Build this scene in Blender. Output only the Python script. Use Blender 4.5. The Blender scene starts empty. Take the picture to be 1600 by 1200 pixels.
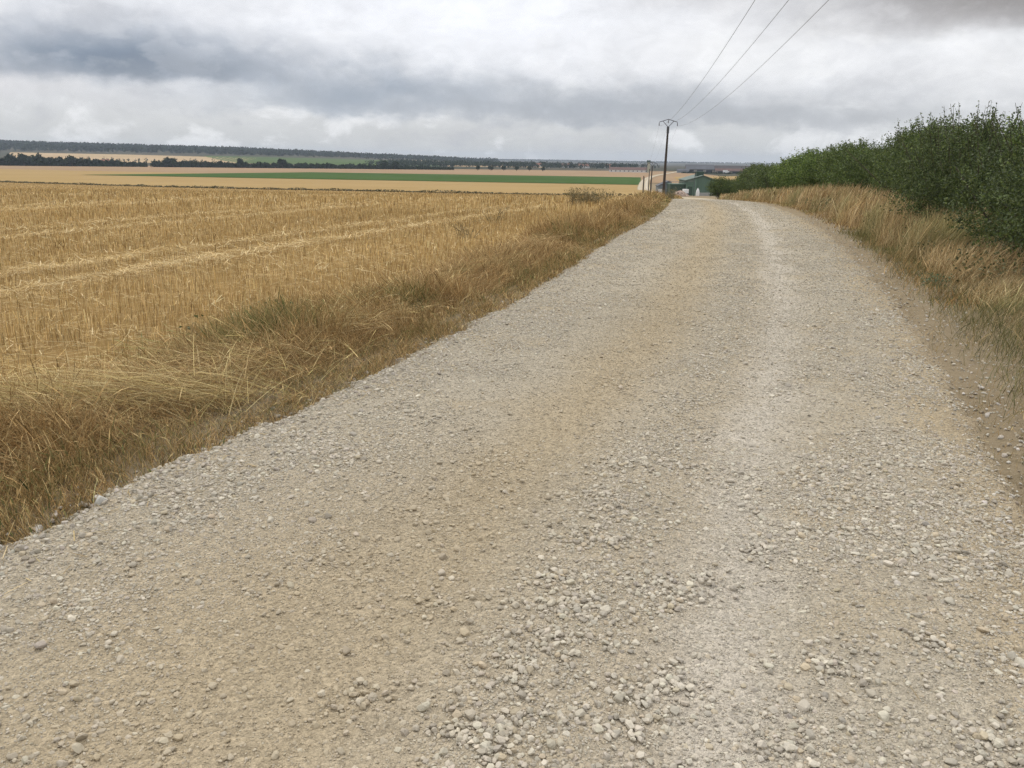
import bpy, math, random
import numpy as np

# ------------------------------------------------------------------ camera, world, sun, exposure
rad = math.radians
SC = bpy.context.scene
COL = SC.collection
rng = np.random.default_rng(7)
random.seed(7)

cam_data = bpy.data.cameras.new('camera')
cam = bpy.data.objects.new('camera', cam_data)
COL.objects.link(cam)
cam_data.sensor_width = 36.0
cam_data.lens = 1250.0 / 1600.0 * 36.0
cam_data.clip_start = 0.05
cam_data.clip_end = 30000.0
cam.location = (0, 0, 1.6)
from mathutils import Matrix
cam.matrix_world = (Matrix.Translation((0, 0, 1.6)) @ Matrix.Rotation(rad(90 - 15.56), 4, 'X')
                    @ Matrix.Rotation(rad(0.7), 4, 'Z'))
SC.camera = cam

SUN_EL, SUN_AZ = rad(50), rad(-30)          # azimuth measured from +Y towards +X

sun_data = bpy.data.lights.new('sun', 'SUN')
sun_data.energy = 1.5
sun_data.angle = rad(13)
sun_data.color = (1.0, 0.95, 0.87)
sun = bpy.data.objects.new('sun', sun_data)
COL.objects.link(sun)
sun.rotation_euler = (math.pi / 2 - SUN_EL, 0, math.pi - SUN_AZ)

SC.view_settings.view_transform = 'Standard'
SC.view_settings.look = 'None'
SC.view_settings.exposure = 0.0
SC.view_settings.gamma = 1.0
SC.cycles.use_denoising = True
SC.cycles.denoiser = 'OPENIMAGEDENOISE'
SC.cycles.denoising_prefilter = 'NONE'      # keeps the grain of grass and gravel


class NT:
    """small helper for writing node trees"""
    def __init__(s, tree):
        s.t = tree
        s.n = tree.nodes
        s.l = tree.links

    def put(s, sock, v):
        if hasattr(v, 'is_output') or isinstance(v, bpy.types.NodeSocket):
            s.l.new(v, sock)
        elif v is not None:
            sock.default_value = v

    def math(s, op, a, b=None, c=None, clamp=False):
        n = s.n.new('ShaderNodeMath')
        n.operation = op
        n.use_clamp = clamp
        for i, v in enumerate((a, b, c)):
            if v is not None:
                s.put(n.inputs[i], v)
        return n.outputs[0]

    def vmath(s, op, a, b=None, scale=None):
        n = s.n.new('ShaderNodeVectorMath')
        n.operation = op
        s.put(n.inputs[0], a)
        if b is not None:
            s.put(n.inputs[1], b)
        if scale is not None:
            s.put(n.inputs['Scale'], scale)
        return n.outputs['Vector']

    def noise(s, vec, scale, detail=4, rough=0.55, out='Fac', dist=0.0):
        n = s.n.new('ShaderNodeTexNoise')
        s.put(n.inputs['Vector'], vec)
        n.inputs['Scale'].default_value = scale
        n.inputs['Detail'].default_value = detail
        n.inputs['Roughness'].default_value = rough
        n.inputs['Distortion'].default_value = dist
        return n.outputs[out]

    def mix(s, fac, a, b, blend='MIX'):
        n = s.n.new('ShaderNodeMix')
        n.data_type = 'RGBA'
        n.blend_type = blend
        s.put(n.inputs[0], fac)
        for i, v in ((6, a), (7, b)):
            if isinstance(v, (tuple, list)) and len(v) == 3:
                v = (*v, 1)
            s.put(n.inputs[i], v)
        return n.outputs[2]

    def ramp(s, fac, stops):
        n = s.n.new('ShaderNodeValToRGB')
        e = n.color_ramp.elements
        while len(e) < len(stops):
            e.new(0.5)
        for k, (p, c) in zip(e, stops):
            k.position = p
            k.color = (*c, 1) if isinstance(c, tuple) else (c, c, c, 1)
        s.put(n.inputs[0], fac)
        return n.outputs[0]

    def sep(s, vec):
        n = s.n.new('ShaderNodeSeparateXYZ')
        s.put(n.inputs[0], vec)
        return n.outputs

    def comb(s, x, y, z):
        n = s.n.new('ShaderNodeCombineXYZ')
        for i, v in enumerate((x, y, z)):
            s.put(n.inputs[i], v)
        return n.outputs[0]

    def smooth(s, v, a, b):
        n = s.n.new('ShaderNodeMapRange')
        n.interpolation_type = 'SMOOTHSTEP'
        s.put(n.inputs['Value'], v)
        n.inputs['From Min'].default_value = a
        n.inputs['From Max'].default_value = b
        return n.outputs[0]


# ---- overcast sky: cloud masses over a Nishita sky, laid out by azimuth and elevation
world = bpy.data.worlds.new('World')
SC.world = world
world.use_nodes = True
W = NT(world.node_tree)
W.n.clear()
w_out = W.n.new('ShaderNodeOutputWorld')
w_bg = W.n.new('ShaderNodeBackground')
w_bg.inputs['Strength'].default_value = 0.1
W.l.new(w_bg.outputs[0], w_out.inputs[0])
sky = W.n.new('ShaderNodeTexSky')
sky.sky_type = 'NISHITA'
sky.sun_disc = False
sky.sun_elevation = SUN_EL
sky.sun_rotation = SUN_AZ
tc = W.n.new('ShaderNodeTexCoord')
gx, gy, gz = W.sep(tc.outputs['Generated'])
az = W.math('MULTIPLY', W.math('ARCTAN2', gx, gy), 57.2958)
el = W.math('MULTIPLY', W.math('ARCSINE', gz), 57.2958)
ae = W.comb(W.math('MULTIPLY', az, 0.55), el, 0.0)
nA = W.noise(ae, 0.22, 6, 0.55, 'Color')
nB = W.noise(ae, 0.75, 5, 0.55, 'Color')
n1 = W.noise(W.comb(W.math('MULTIPLY', az, 0.55), el, 3.7), 0.32, 8, 0.58, dist=0.35)
n2 = W.noise(W.comb(W.math('MULTIPLY', az, 0.6), el, 9.1), 0.80, 7, 0.62, dist=0.4)
n3 = W.noise(W.comb(W.math('MULTIPLY', az, 0.6), el, 21.4), 0.42, 5, 0.55, dist=0.2)
bil = W.math('ABSOLUTE', W.math('SUBTRACT', W.math('MULTIPLY', n3, 2.0), 1.0))     # billowing tops
wa = W.vmath('SCALE', W.vmath('SUBTRACT', nA, (0.5, 0.5, 0.5)), scale=1.0)
wb = W.vmath('SCALE', W.vmath('SUBTRACT', nB, (0.5, 0.5, 0.5)), scale=1.0)
wax, way, _ = W.sep(wa)
wbx, wby, _ = W.sep(wb)
az_w = W.math('ADD', W.math('ADD', az, W.math('MULTIPLY', wax, 11.0)), W.math('MULTIPLY', wbx, 5.0))
el_w = W.math('ADD', W.math('ADD', el, W.math('MULTIPLY', way, 2.8)), W.math('MULTIPLY', wby, 1.9))


az_m = W.math('ADD', az, W.math('MULTIPLY', W.math('SUBTRACT', az_w, az), 0.5))
el_m = W.math('ADD', el, W.math('MULTIPLY', W.math('SUBTRACT', el_w, el), 0.55))


def sky_blob(a0, e0, sa, se, sharp_low=None, calm=False):
    el_w_, az_w_ = (el_m, az_m) if calm else (el_w, az_w)
    da = W.math('DIVIDE', W.math('SUBTRACT', az_w_, a0), sa)
    de = W.math('DIVIDE', W.math('SUBTRACT', el_w_, e0), se)
    r = W.math('ADD', W.math('MULTIPLY', da, da), W.math('MULTIPLY', de, de))
    g = W.math('EXPONENT', W.math('MULTIPLY', r, -1.0))
    if sharp_low is not None:          # flat cloud base
        g = W.math('MULTIPLY', g, W.smooth(el_w_, sharp_low - 0.4, sharp_low + 0.5))
    return g


c = W.mix(W.smooth(el, 0.0, 6.0), (0.60, 0.61, 0.605), (0.80, 0.81, 0.845))
# fine cloud structure
c = W.mix(W.math('MULTIPLY', W.smooth(n1, 0.50, 0.62), 0.60), c, (1.0, 1.005, 1.02))
c = W.mix(W.math('MULTIPLY', W.smooth(n1, 0.48, 0.32), 0.50), c, (0.52, 0.53, 0.57))
c = W.mix(W.math('MULTIPLY', sky_blob(-4, 9.0, 14, 3.0), 0.9), c, (0.97, 0.985, 1.03))
c = W.mix(W.math('MULTIPLY', sky_blob(14, 6.8, 8, 2.2), 0.75), c, (0.95, 0.95, 0.955))
c = W.mix(W.math('MULTIPLY', sky_blob(30, 5.8, 8, 2.6), 0.55), c, (0.90, 0.90, 0.90))
c = W.mix(W.math('MULTIPLY', sky_blob(-31, 4.3, 5, 1.0), 0.7), c, (0.70, 0.69, 0.71))
c = W.mix(W.math('MULTIPLY', sky_blob(-25, 5.9, 9.5, 1.9, 4.5, True), 1.0), c, (0.21, 0.262, 0.345))
c = W.mix(W.math('MULTIPLY', sky_blob(-22, 5.2, 6.5, 0.9, 4.5, True), 0.75), c, (0.215, 0.25, 0.31))
c = W.mix(W.math('MULTIPLY', sky_blob(-9.5, 4.2, 10, 1.6, 2.9), 0.92), c, (0.33, 0.38, 0.455))
c = W.mix(W.math('MULTIPLY', sky_blob(5, 3.5, 11, 1.3, 2.5), 0.88), c, (0.385, 0.415, 0.465))
c = W.mix(W.math('MULTIPLY', sky_blob(17, 3.1, 11, 1.05, 2.2), 0.75), c, (0.42, 0.44, 0.475))
c = W.mix(W.math('MULTIPLY', sky_blob(29, 9.3, 10, 2.1, 7.3, True), 1.0), c, (0.34, 0.318, 0.31))
c = W.mix(W.math('MULTIPLY', sky_blob(13, 10.6, 6, 1.1), 0.42), c, (0.55, 0.53, 0.525))
c = W.mix(W.math('MULTIPLY', W.math('MULTIPLY', W.smooth(bil, 0.05, 0.30), W.smooth(el, 3.2, 6.5)), 0.16), c, (1.0, 1.0, 1.02))
fine = W.math('ADD', 0.83, W.math('MULTIPLY', n2, 0.30))
c = W.mix(1.0, c, W.comb(fine, fine, fine), 'MULTIPLY')
up = W.math('ADD', 1.0, W.math('MULTIPLY', W.smooth(el, 11.0, 75.0), 0.85))     # overcast: brighter overhead
c = W.mix(1.0, c, W.comb(up, up, up), 'MULTIPLY')
c10 = W.vmath('SCALE', c, scale=10.6)
W.l.new(W.mix(0.96, sky.outputs[0], c10), w_bg.inputs['Color'])

# ------------------------------------------------------------------ helpers


def tag(o, label=None, cat=None, group=None, kind=None):
    if label:
        o['label'] = label
    if cat:
        o['category'] = cat
    if group:
        o['group'] = group
    if kind:
        o['kind'] = kind
    return o


def empty(name, loc=(0, 0, 0), rz=0.0):
    o = bpy.data.objects.new(name, None)
    o.empty_display_size = 0.2
    o.location = loc
    o.rotation_euler = (0, 0, rz)
    COL.objects.link(o)
    return o


def mesh_np(name, verts, faces, m, parent=None, tint=None, attrs=None, smooth=False, loc=None):
    """one mesh object from numpy arrays; faces is (N,k) or a list of such arrays"""
    if not isinstance(faces, list):
        faces = [faces]
    faces = [np.asarray(f, dtype=np.int32) for f in faces if len(f)]
    verts = np.asarray(verts, dtype=np.float32)
    me = bpy.data.meshes.new(name)
    me.vertices.add(len(verts))
    me.vertices.foreach_set('co', verts.ravel())
    nl = sum(f.size for f in faces)
    npoly = sum(len(f) for f in faces)
    me.loops.add(nl)
    me.loops.foreach_set('vertex_index', np.concatenate([f.ravel() for f in faces]))
    me.polygons.add(npoly)
    tot = np.concatenate([np.full(len(f), f.shape[1], np.int32) for f in faces])
    start = np.concatenate([[0], np.cumsum(tot)[:-1]]).astype(np.int32)
    me.polygons.foreach_set('loop_start', start)
    me.polygons.foreach_set('loop_total', tot)
    me.polygons.foreach_set('use_smooth', np.full(npoly, bool(smooth)))
    me.update(calc_edges=True)
    if tint is not None:
        a = me.attributes.new('tint', 'FLOAT_COLOR', 'POINT')
        t = np.ones((len(verts), 4), np.float32)
        t[:, :3] = tint
        a.data.foreach_set('color', t.ravel())
    for k, v in (attrs or {}).items():
        a = me.attributes.new(k, 'FLOAT', 'POINT')
        a.data.foreach_set('value', np.asarray(v, np.float32))
    me.materials.append(m)
    o = bpy.data.objects.new(name, me)
    COL.objects.link(o)
    if parent:
        o.parent = parent
    if loc is not None:
        o.location = loc
    return o


class MB:
    """collects boxes, prisms, tubes as one mesh"""
    def __init__(s):
        s.v = []
        s.f = []

    def add(s, vs, fs):
        b = len(s.v)
        s.v += [tuple(v) for v in vs]
        s.f += [tuple(b + i for i in f) for f in fs]
        return s

    def box(s, x0, x1, y0, y1, z0, z1):
        vs = [(x0, y0, z0), (x1, y0, z0), (x1, y1, z0), (x0, y1, z0), (x0, y0, z1), (x1, y0, z1), (x1, y1, z1), (x0, y1, z1)]
        return s.add(vs, [(3, 2, 1, 0), (4, 5, 6, 7), (0, 1, 5, 4), (1, 2, 6, 5), (2, 3, 7, 6), (3, 0, 4, 7)])

    def prism(s, prof, y0, y1):
        """profile in x,z extruded along y"""
        n = len(prof)
        vs = [(x, y0, z) for x, z in prof] + [(x, y1, z) for x, z in prof]
        fs = [tuple(range(n)), tuple(range(2 * n - 1, n - 1, -1))]
        fs += [(i, i + n, (i + 1) % n + n, (i + 1) % n) for i in range(n)]
        return s.add(vs, fs)

    def tube(s, pts, radii, n=8):
        pts = [np.array(p, float) for p in pts]
        if not hasattr(radii, '__len__'):
            radii = [radii] * len(pts)
        rings = []
        for i, p in enumerate(pts):
            d = pts[min(i + 1, len(pts) - 1)] - pts[max(i - 1, 0)]
            d = d / np.linalg.norm(d)
            a = np.cross(d, (0, 0, 1) if abs(d[2]) < 0.9 else (1, 0, 0))
            a /= np.linalg.norm(a)
            b = np.cross(d, a)
            rings.append([p + radii[i] * (math.cos(t) * a + math.sin(t) * b) for t in np.linspace(0, 2 * math.pi, n, endpoint=False)])
        vs = [v for r in rings for v in r]
        fs = []
        for i in range(len(pts) - 1):
            for k in range(n):
                fs.append((i * n + k, i * n + (k + 1) % n, (i + 1) * n + (k + 1) % n, (i + 1) * n + k))
        fs.append(tuple(range(n)))
        fs.append(tuple(range(len(vs) - 1, len(vs) - n - 1, -1)))
        return s.add(vs, fs)

    def build(s, name, m, parent=None, bevel=0.0):
        me = bpy.data.meshes.new(name)
        me.from_pydata(s.v, [], s.f)
        me.update()
        import bmesh
        bm = bmesh.new()
        bm.from_mesh(me)
        bmesh.ops.recalc_face_normals(bm, faces=bm.faces)
        if bevel:
            bmesh.ops.bevel(bm, geom=bm.edges[:], offset=bevel, segments=1, affect='EDGES')
        bm.to_mesh(me)
        bm.free()
        me.materials.append(m)
        o = bpy.data.objects.new(name, me)
        COL.objects.link(o)
        if parent:
            o.parent = parent
        return o


# value noise ------------------------------------------------------
def _h(ix, iy, s):
    n = (ix.astype(np.int64) * 374761393 + iy.astype(np.int64) * 668265263 + s * 1274126177) & 0x7fffffff
    n = ((n ^ (n >> 13)) * 1274126177) & 0x7fffffff
    return ((n ^ (n >> 16)) & 0xffff) / 65535.0


def vn(x, y, s=0):
    x = np.asarray(x, float)
    y = np.asarray(y, float)
    ix = np.floor(x)
    iy = np.floor(y)
    fx = x - ix
    fy = y - iy
    fx = fx * fx * (3 - 2 * fx)
    fy = fy * fy * (3 - 2 * fy)
    a = _h(ix, iy, s) * (1 - fx) + _h(ix + 1, iy, s) * fx
    b = _h(ix, iy + 1, s) * (1 - fx) + _h(ix + 1, iy + 1, s) * fx
    return a * (1 - fy) + b * fy


def fbm(x, y, s=0, o=4):
    t = 0
    a = 0.5
    for k in range(o):
        t = t + a * vn(x * 2**k, y * 2**k, s + k * 17)
        a *= 0.5
    return t / (1 - 0.5**o)


def hermite(x, X, Y):
    X = np.asarray(X, float)
    Y = np.asarray(Y, float)
    d = np.diff(Y) / np.diff(X)
    m = np.concatenate([[d[0]], (d[1:] * np.diff(X)[:-1] + d[:-1] * np.diff(X)[1:]) / (X[2:] - X[:-2]), [d[-1]]])
    x = np.asarray(x, float)
    i = np.clip(np.searchsorted(X, x) - 1, 0, len(X) - 2)
    h = X[i + 1] - X[i]
    t = (x - X[i]) / h
    r = ((2 * t**3 - 3 * t**2 + 1) * Y[i] + (t**3 - 2 * t**2 + t) * h * m[i]
         + (-2 * t**3 + 3 * t**2) * Y[i + 1] + (t**3 - t**2) * h * m[i + 1])
    r = np.where(x > X[-1], Y[-1] + (x - X[-1]) * d[-1], r)
    return np.where(x < X[0], Y[0] + (x - X[0]) * d[0], r)


def sstep(a, b, x):
    t = np.clip((np.asarray(x, float) - a) / (b - a), 0, 1)
    return t * t * (3 - 2 * t)


# ------------------------------------------------------------------ terrain functions
PY = [-200, 0, 20, 30, 40, 50, 60, 80, 120, 160, 200, 300, 400, 600, 850, 1300, 20000]
PZ = [0, 0, 0, -.02, -.2, -.56, -.95, -1.76, -3.4, -4.85, -6.2, -8.2, -9.3, -9.95, -10, -10, -10]
LY = [-40, 0, 3.07, 3.96, 5.7, 8.09, 11.06, 17.2, 25.3, 34.9, 48, 62, 80, 120, 200, 260, 410, 690, 1000, 1300]
LX = [-17, -3.2, -2.16, -1.88, -1.18, -.39, .47, 2.08, 4.38, 6.6, 9.2, 11.6, 15, 24.8, 33.5, 40, 62, 112, 187, 260]
RX = [-12, 1.3, 2.33, 2.63, 3.28, 4.16, 5.12, 6.95, 9.0, 10.85, 13.1, 15.6, 19.2, 29.3, 38.5, 45, 67, 117, 192, 265]


def road_l(y):
    return hermite(y, LY, LX)


def road_r(y):
    return hermite(y, LY, RX)


RIDX = [-6000, -3000, -1920, -960, -480, -144, 300, 900, 6000]
RIDZ = [70, 62, 52, 36, 20, 9, 2, 0, 0]


def base_z(x, y):
    x = np.asarray(x, float)
    y = np.asarray(y, float)
    z = hermite(y, PY, PZ)
    ridge = np.interp(x, RIDX, RIDZ)
    z = z + ridge * sstep(1300, 3000, y) * (1 - 0.75 * sstep(3600, 5200, y))
    far = sstep(3800, 7200, y) * (13 + 5 * np.exp(-((x - 130) / 420.0)**2) + 2.5 * np.sin(x / 900.0))
    return z + far


def ground_z(x, y):
    """terrain with the road bed cut into it and a low bank under the hedge"""
    x = np.asarray(x, float)
    y = np.asarray(y, float)
    z = base_z(x, y)
    l = road_l(y)
    r = road_r(y)
    near = (1 - sstep(70, 100, y))
    m = np.minimum(x - l, r - x)                     # >0 inside the road
    z = z - 0.075 * sstep(-0.15, 0.2, m) * (1 - sstep(300, 500, y))
    bank = sstep(0.5, 3.0, x - r) * 0.14 * near
    lv = np.exp(-((x - l + 1.0) / 0.55)**2) * 0.06 * near
    micro = (fbm(x * 1.7, y * 1.7, 3, 3) - 0.5) * 0.06 * near
    return z + bank + lv + micro * sstep(0.0, 0.4, -m)


def lat(x, y):
    l = road_l(y)
    return (x - l) / (road_r(y) - l)


def road_h(x, y):
    x = np.asarray(x, float)
    y = np.asarray(y, float)
    u = lat(x, y)
    h = base_z(x, y)
    rut = -0.022 * (np.exp(-((u - 0.40) / 0.09)**2) + np.exp(-((u - 0.69) / 0.07)**2))
    rut = rut + 0.014 * np.exp(-((u - 0.555) / 0.05)**2) + 0.012 * np.exp(-((u - 0.08) / 0.09)**2) + 0.012 * np.exp(-((u - 0.88) / 0.08)**2)
    near = 1 - sstep(25, 60, y)
    n = (fbm(x * 2.2, y * 2.2, 11, 3) - 0.5) * 0.035 + (fbm(x * 14, y * 14, 5, 2) - 0.5) * 0.012 * (1 - sstep(12, 20, y))
    edge = np.minimum(u, 1 - u) * 4.7 + (fbm(x * 2.6, y * 2.6, 23, 3) - 0.5) * 0.24 + (fbm(x * 17, y * 17, 29, 2) - 0.5) * 0.16
    drop = -0.10 * (1 - sstep(-0.22, 0.12, edge))
    return h + (rut + n) * near + drop * near + 0.004 + 0.00015 * np.clip(y, 0, None) + 0.45 * sstep(240, 380, y)


# ------------------------------------------------------------------ materials


def new_mat(name):
    m = bpy.data.materials.new(name)
    m.use_nodes = True
    t = NT(m.node_tree)
    b = t.n['Principled BSDF']
    b.inputs['Specular IOR Level'].default_value = 0.0
    b.inputs['Roughness'].default_value = 0.95
    return m, t, b


def pos(t):
    return t.n.new('ShaderNodeNewGeometry').outputs['Position']


def attr(t, name, out='Color'):
    n = t.n.new('ShaderNodeAttribute')
    n.attribute_name = name
    return n.outputs[out]


def bump(t, h, strength, dist):
    n = t.n.new('ShaderNodeBump')
    n.inputs['Strength'].default_value = strength
    n.inputs['Distance'].default_value = dist
    t.put(n.inputs['Height'], h)
    return n.outputs[0]


def voro(t, vec, scale, out='Color', feat='F1', rnd=1.0):
    n = t.n.new('ShaderNodeTexVoronoi')
    n.feature = feat
    t.put(n.inputs['Vector'], vec)
    n.inputs['Scale'].default_value = scale
    n.inputs['Randomness'].default_value = rnd
    return n.outputs[out]


def tint_mat(name, transl=0.0, rough=0.75, spec=0.15):
    """colour from the per-blade tint; thin leaves and straw let some light through"""
    m, t, b = new_mat(name)
    col = attr(t, 'tint')
    t.put(b.inputs['Base Color'], col)
    b.inputs['Roughness'].default_value = rough
    b.inputs['Specular IOR Level'].default_value = spec
    if transl:
        tr = t.n.new('ShaderNodeBsdfTranslucent')
        t.put(tr.inputs['Color'], col)
        mx = t.n.new('ShaderNodeMixShader')
        mx.inputs[0].default_value = transl
        t.l.new(b.outputs[0], mx.inputs[1])
        t.l.new(tr.outputs[0], mx.inputs[2])
        t.l.new(mx.outputs[0], t.n['Material Output'].inputs[0])
    return m


def paint_mat(name, col, rough=0.7, var=0.15, scale=1.5, spec=0.2, streak=False):
    m, t, b = new_mat(name)
    p = pos(t)
    if streak:
        x, y, z = t.sep(p)
        p = t.comb(x, y, t.math('MULTIPLY', z, 0.15))
    n = t.noise(p, scale, 5, 0.6)
    dark = tuple(k * (1 - var) for k in col)
    lite = tuple(min(1, k * (1 + var)) for k in col)
    t.put(b.inputs['Base Color'], t.ramp(n, [(0.3, dark), (0.7, lite)]))
    b.inputs['Roughness'].default_value = rough
    b.inputs['Specular IOR Level'].default_value = spec
    return m


def road_material():
    m, t, b = new_mat('road_gravel')
    p = pos(t)
    u = attr(t, 'lat', 'Fac')
    wob = t.noise(p, 0.9, 4, 0.6)
    wob2 = t.noise(p, 4.0, 4, 0.65)
    uw = t.math('ADD', u, t.math('ADD', t.math('MULTIPLY', t.math('SUBTRACT', wob, 0.5), 0.16), t.math('MULTIPLY', t.math('SUBTRACT', wob2, 0.5), 0.10)))
    grey = t.mix(t.noise(p, 2.3, 5, 0.6), (0.370, 0.322, 0.244), (0.450, 0.397, 0.305))
    tan = t.mix(t.noise(p, 3.1, 5, 0.65), (0.354, 0.284, 0.184), (0.434, 0.354, 0.236))

    def band(c0, w):
        d = t.math('DIVIDE', t.math('SUBTRACT', uw, c0), w)
        return t.math('EXPONENT', t.math('MULTIPLY', t.math('MULTIPLY', d, d), -1.0))
    _, py, _ = t.sep(p)
    nearf = t.smooth(py, 6.0, 2.2)
    f = t.math('MULTIPLY', band(0.41, 0.10), 0.85)
    f = t.math('MAXIMUM', f, t.math('MULTIPLY', t.math('MULTIPLY', band(0.32, 0.24), nearf), 0.9))
    f = t.math('MAXIMUM', f, t.math('MULTIPLY', band(0.62, 0.10), 0.45))
    f = t.math('MAXIMUM', f, t.math('MULTIPLY', t.smooth(uw, 0.84, 0.95), 0.9))
    f = t.math('MAXIMUM', f, t.math('MULTIPLY', t.smooth(wob, 0.48, 0.66), 0.65))
    col = t.mix(f, grey, tan)
    col = t.mix(t.math('MULTIPLY', band(0.69, 0.055), 0.55), col, (0.54, 0.495, 0.425))
    edge_f = t.math('MAXIMUM', t.smooth(uw, 0.93, 1.02), t.smooth(uw, 0.015, -0.05))
    col = t.mix(t.math('MULTIPLY', edge_f, 0.85), col, (0.30, 0.238, 0.155))
    # grit: single grains differ in tone
    v1 = t.sep(voro(t, p, 75.0))[0]
    v2 = t.sep(voro(t, p, 210.0))[0]
    v3 = t.sep(voro(t, p, 30.0))[0]
    g = t.math('ADD', 0.68, t.math('ADD', t.math('MULTIPLY', v1, 0.36), t.math('ADD', t.math('MULTIPLY', v2, 0.26), t.math('MULTIPLY', v3, 0.16))))
    col = t.mix(1.0, col, t.comb(g, g, g), 'MULTIPLY')
    t.put(b.inputs['Base Color'], col)
    b.inputs['Roughness'].default_value = 0.95
    b.inputs['Specular IOR Level'].default_value = 0.0
    h1 = voro(t, p, 75.0, 'Distance')
    h2 = voro(t, p, 210.0, 'Distance')
    h3 = voro(t, p, 30.0, 'Distance')
    hh = t.math('ADD', t.math('MULTIPLY', h1, -0.5), t.math('ADD', t.math('MULTIPLY', h2, -0.2), t.math('ADD', t.math('MULTIPLY', h3, -0.6), t.math('MULTIPLY', t.noise(p, 60, 4, 0.7), 0.7))))
    t.put(b.inputs['Normal'], bump(t, hh, 1.0, 0.018))
    return m


def soil_material():
    m, t, b = new_mat('verge_soil')
    p = pos(t)
    n = t.noise(p, 1.3, 5, 0.65)
    n2 = t.noise(p, 9.0, 5, 0.7)
    col = t.mix(n, (0.215, 0.168, 0.105), (0.31, 0.25, 0.165))
    col = t.mix(t.math('MULTIPLY', t.smooth(n2, 0.5, 0.75), 0.55), col, (0.11, 0.088, 0.045))
    col = t.mix(t.math('MULTIPLY', t.smooth(t.noise(p, 45, 3, 0.7), 0.55, 0.75), 0.5), col, (0.42, 0.36, 0.26))
    t.put(b.inputs['Base Color'], col)
    t.put(b.inputs['Normal'], bump(t, t.noise(p, 30, 6, 0.75), 0.8, 0.03))
    return m


def field_material(name, a, c, fleck, row_dir=(0.9474, -0.32), fscale=18.0, wide=0.05):
    """cropped field: broad patches, drill lines, straw flecks"""
    m, t, b = new_mat(name)
    p = pos(t)
    n = t.noise(p, wide, 5, 0.6)
    x, y, z = t.sep(p)
    across = t.math('ADD', t.math('MULTIPLY', x, row_dir[0]), t.math('MULTIPLY', y, row_dir[1]))
    along = t.math('SUBTRACT', t.math('MULTIPLY', y, row_dir[0]), t.math('MULTIPLY', x, row_dir[1]))
    st = t.noise(t.comb(across, t.math('MULTIPLY', along, 0.04), 0.0), 0.35, 5, 0.65)
    col = t.mix(t.smooth(t.math('ADD', t.math('MULTIPLY', n, 0.5), t.math('MULTIPLY', st, 0.5)), 0.36, 0.64), a, c)
    fl = t.noise(p, fscale, 5, 0.75)
    col = t.mix(t.math('MULTIPLY', t.smooth(fl, 0.5, 0.72), 0.6), col, fleck)
    t.put(b.inputs['Base Color'], col)
    t.put(b.inputs['Normal'], bump(t, fl, 0.7, 0.05))
    return m


M = {}
M['road'] = road_material()
M['soil'] = soil_material()
M['stubble_ground'] = field_material('stubble_ground', (0.23, 0.150, 0.062), (0.33, 0.220, 0.092), (0.46, 0.33, 0.15))
M['lower_field'] = field_material('lower_field', (0.315, 0.218, 0.098), (0.360, 0.254, 0.118), (0.40, 0.295, 0.148), fscale=1.2, wide=0.012)
M['upper_field'] = field_material('upper_field', (0.285, 0.198, 0.122), (0.325, 0.228, 0.140), (0.36, 0.26, 0.165), fscale=0.5, wide=0.008)
M['green_field'] = field_material('green_field', (0.054, 0.094, 0.030), (0.070, 0.114, 0.037), (0.084, 0.124, 0.045), fscale=0.7, wide=0.01)
M['valley'] = field_material('valley', (0.045, 0.055, 0.035), (0.115, 0.095, 0.072), (0.085, 0.082, 0.055), fscale=0.05, wide=0.0022)
M['hill_tan'] = field_material('hill_tan', (0.38, 0.275, 0.155), (0.45, 0.33, 0.195), (0.44, 0.335, 0.20), fscale=0.06, wide=0.004)
M['hill_green'] = field_material('hill_green', (0.070, 0.108, 0.036), (0.098, 0.135, 0.048), (0.11, 0.145, 0.06), fscale=0.06, wide=0.004)
M['hill_brown'] = field_material('hill_brown', (0.24, 0.17, 0.11), (0.29, 0.21, 0.14), (0.29, 0.22, 0.145), fscale=0.06, wide=0.004)
M['straw'] = tint_mat('straw', 0.10, 0.7, 0.10)
M['grass'] = tint_mat('grass', 0.12, 0.8, 0.06)
M['leaf'] = tint_mat('leaf', 0.25, 0.55, 0.3)
M['farleaf'] = tint_mat('farleaf', 0.0, 0.9, 0.0)
M['stone'] = None


def stone_material():
    m, t, b = new_mat('stone')
    p = pos(t)
    col = attr(t, 'tint')
    n = t.math('ADD', 0.78, t.math('MULTIPLY', t.noise(p, 160, 4, 0.65), 0.44))
    t.put(b.inputs['Base Color'], t.mix(1.0, col, t.comb(n, n, n), 'MULTIPLY'))
    b.inputs['Roughness'].default_value = 0.85
    t.put(b.inputs['Normal'], bump(t, t.noise(p, 220, 4, 0.7), 0.5, 0.004))
    return m


M['stone'] = stone_material()
M['pole_wood'] = paint_mat('pole_wood', (0.055, 0.045, 0.038), 0.85, 0.3, 3.0, streak=True)
M['dark_steel'] = paint_mat('dark_steel', (0.07, 0.075, 0.08), 0.5, 0.2, 4.0)
M['insulator'] = paint_mat('insulator', (0.10, 0.10, 0.11), 0.25, 0.1, 4.0, 0.5)
M['wire'] = paint_mat('wire', (0.09, 0.09, 0.095), 0.5, 0.05, 1.0)
M['barn_green'] = paint_mat('barn_green', (0.095, 0.150, 0.112), 0.6, 0.16, 0.8, streak=True)
M['barn_green_light'] = paint_mat('barn_green_light', (0.125, 0.20, 0.150), 0.6, 0.12, 0.8, streak=True)
M['barn_green_dark'] = paint_mat('barn_green_dark', (0.050, 0.080, 0.060), 0.7, 0.2, 0.8, streak=True)
M['barn_roof'] = paint_mat('barn_roof', (0.13, 0.165, 0.14), 0.7, 0.18, 0.9)
M['concrete'] = paint_mat('concrete', (0.34, 0.34, 0.32), 0.9, 0.15, 1.2)
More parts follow.
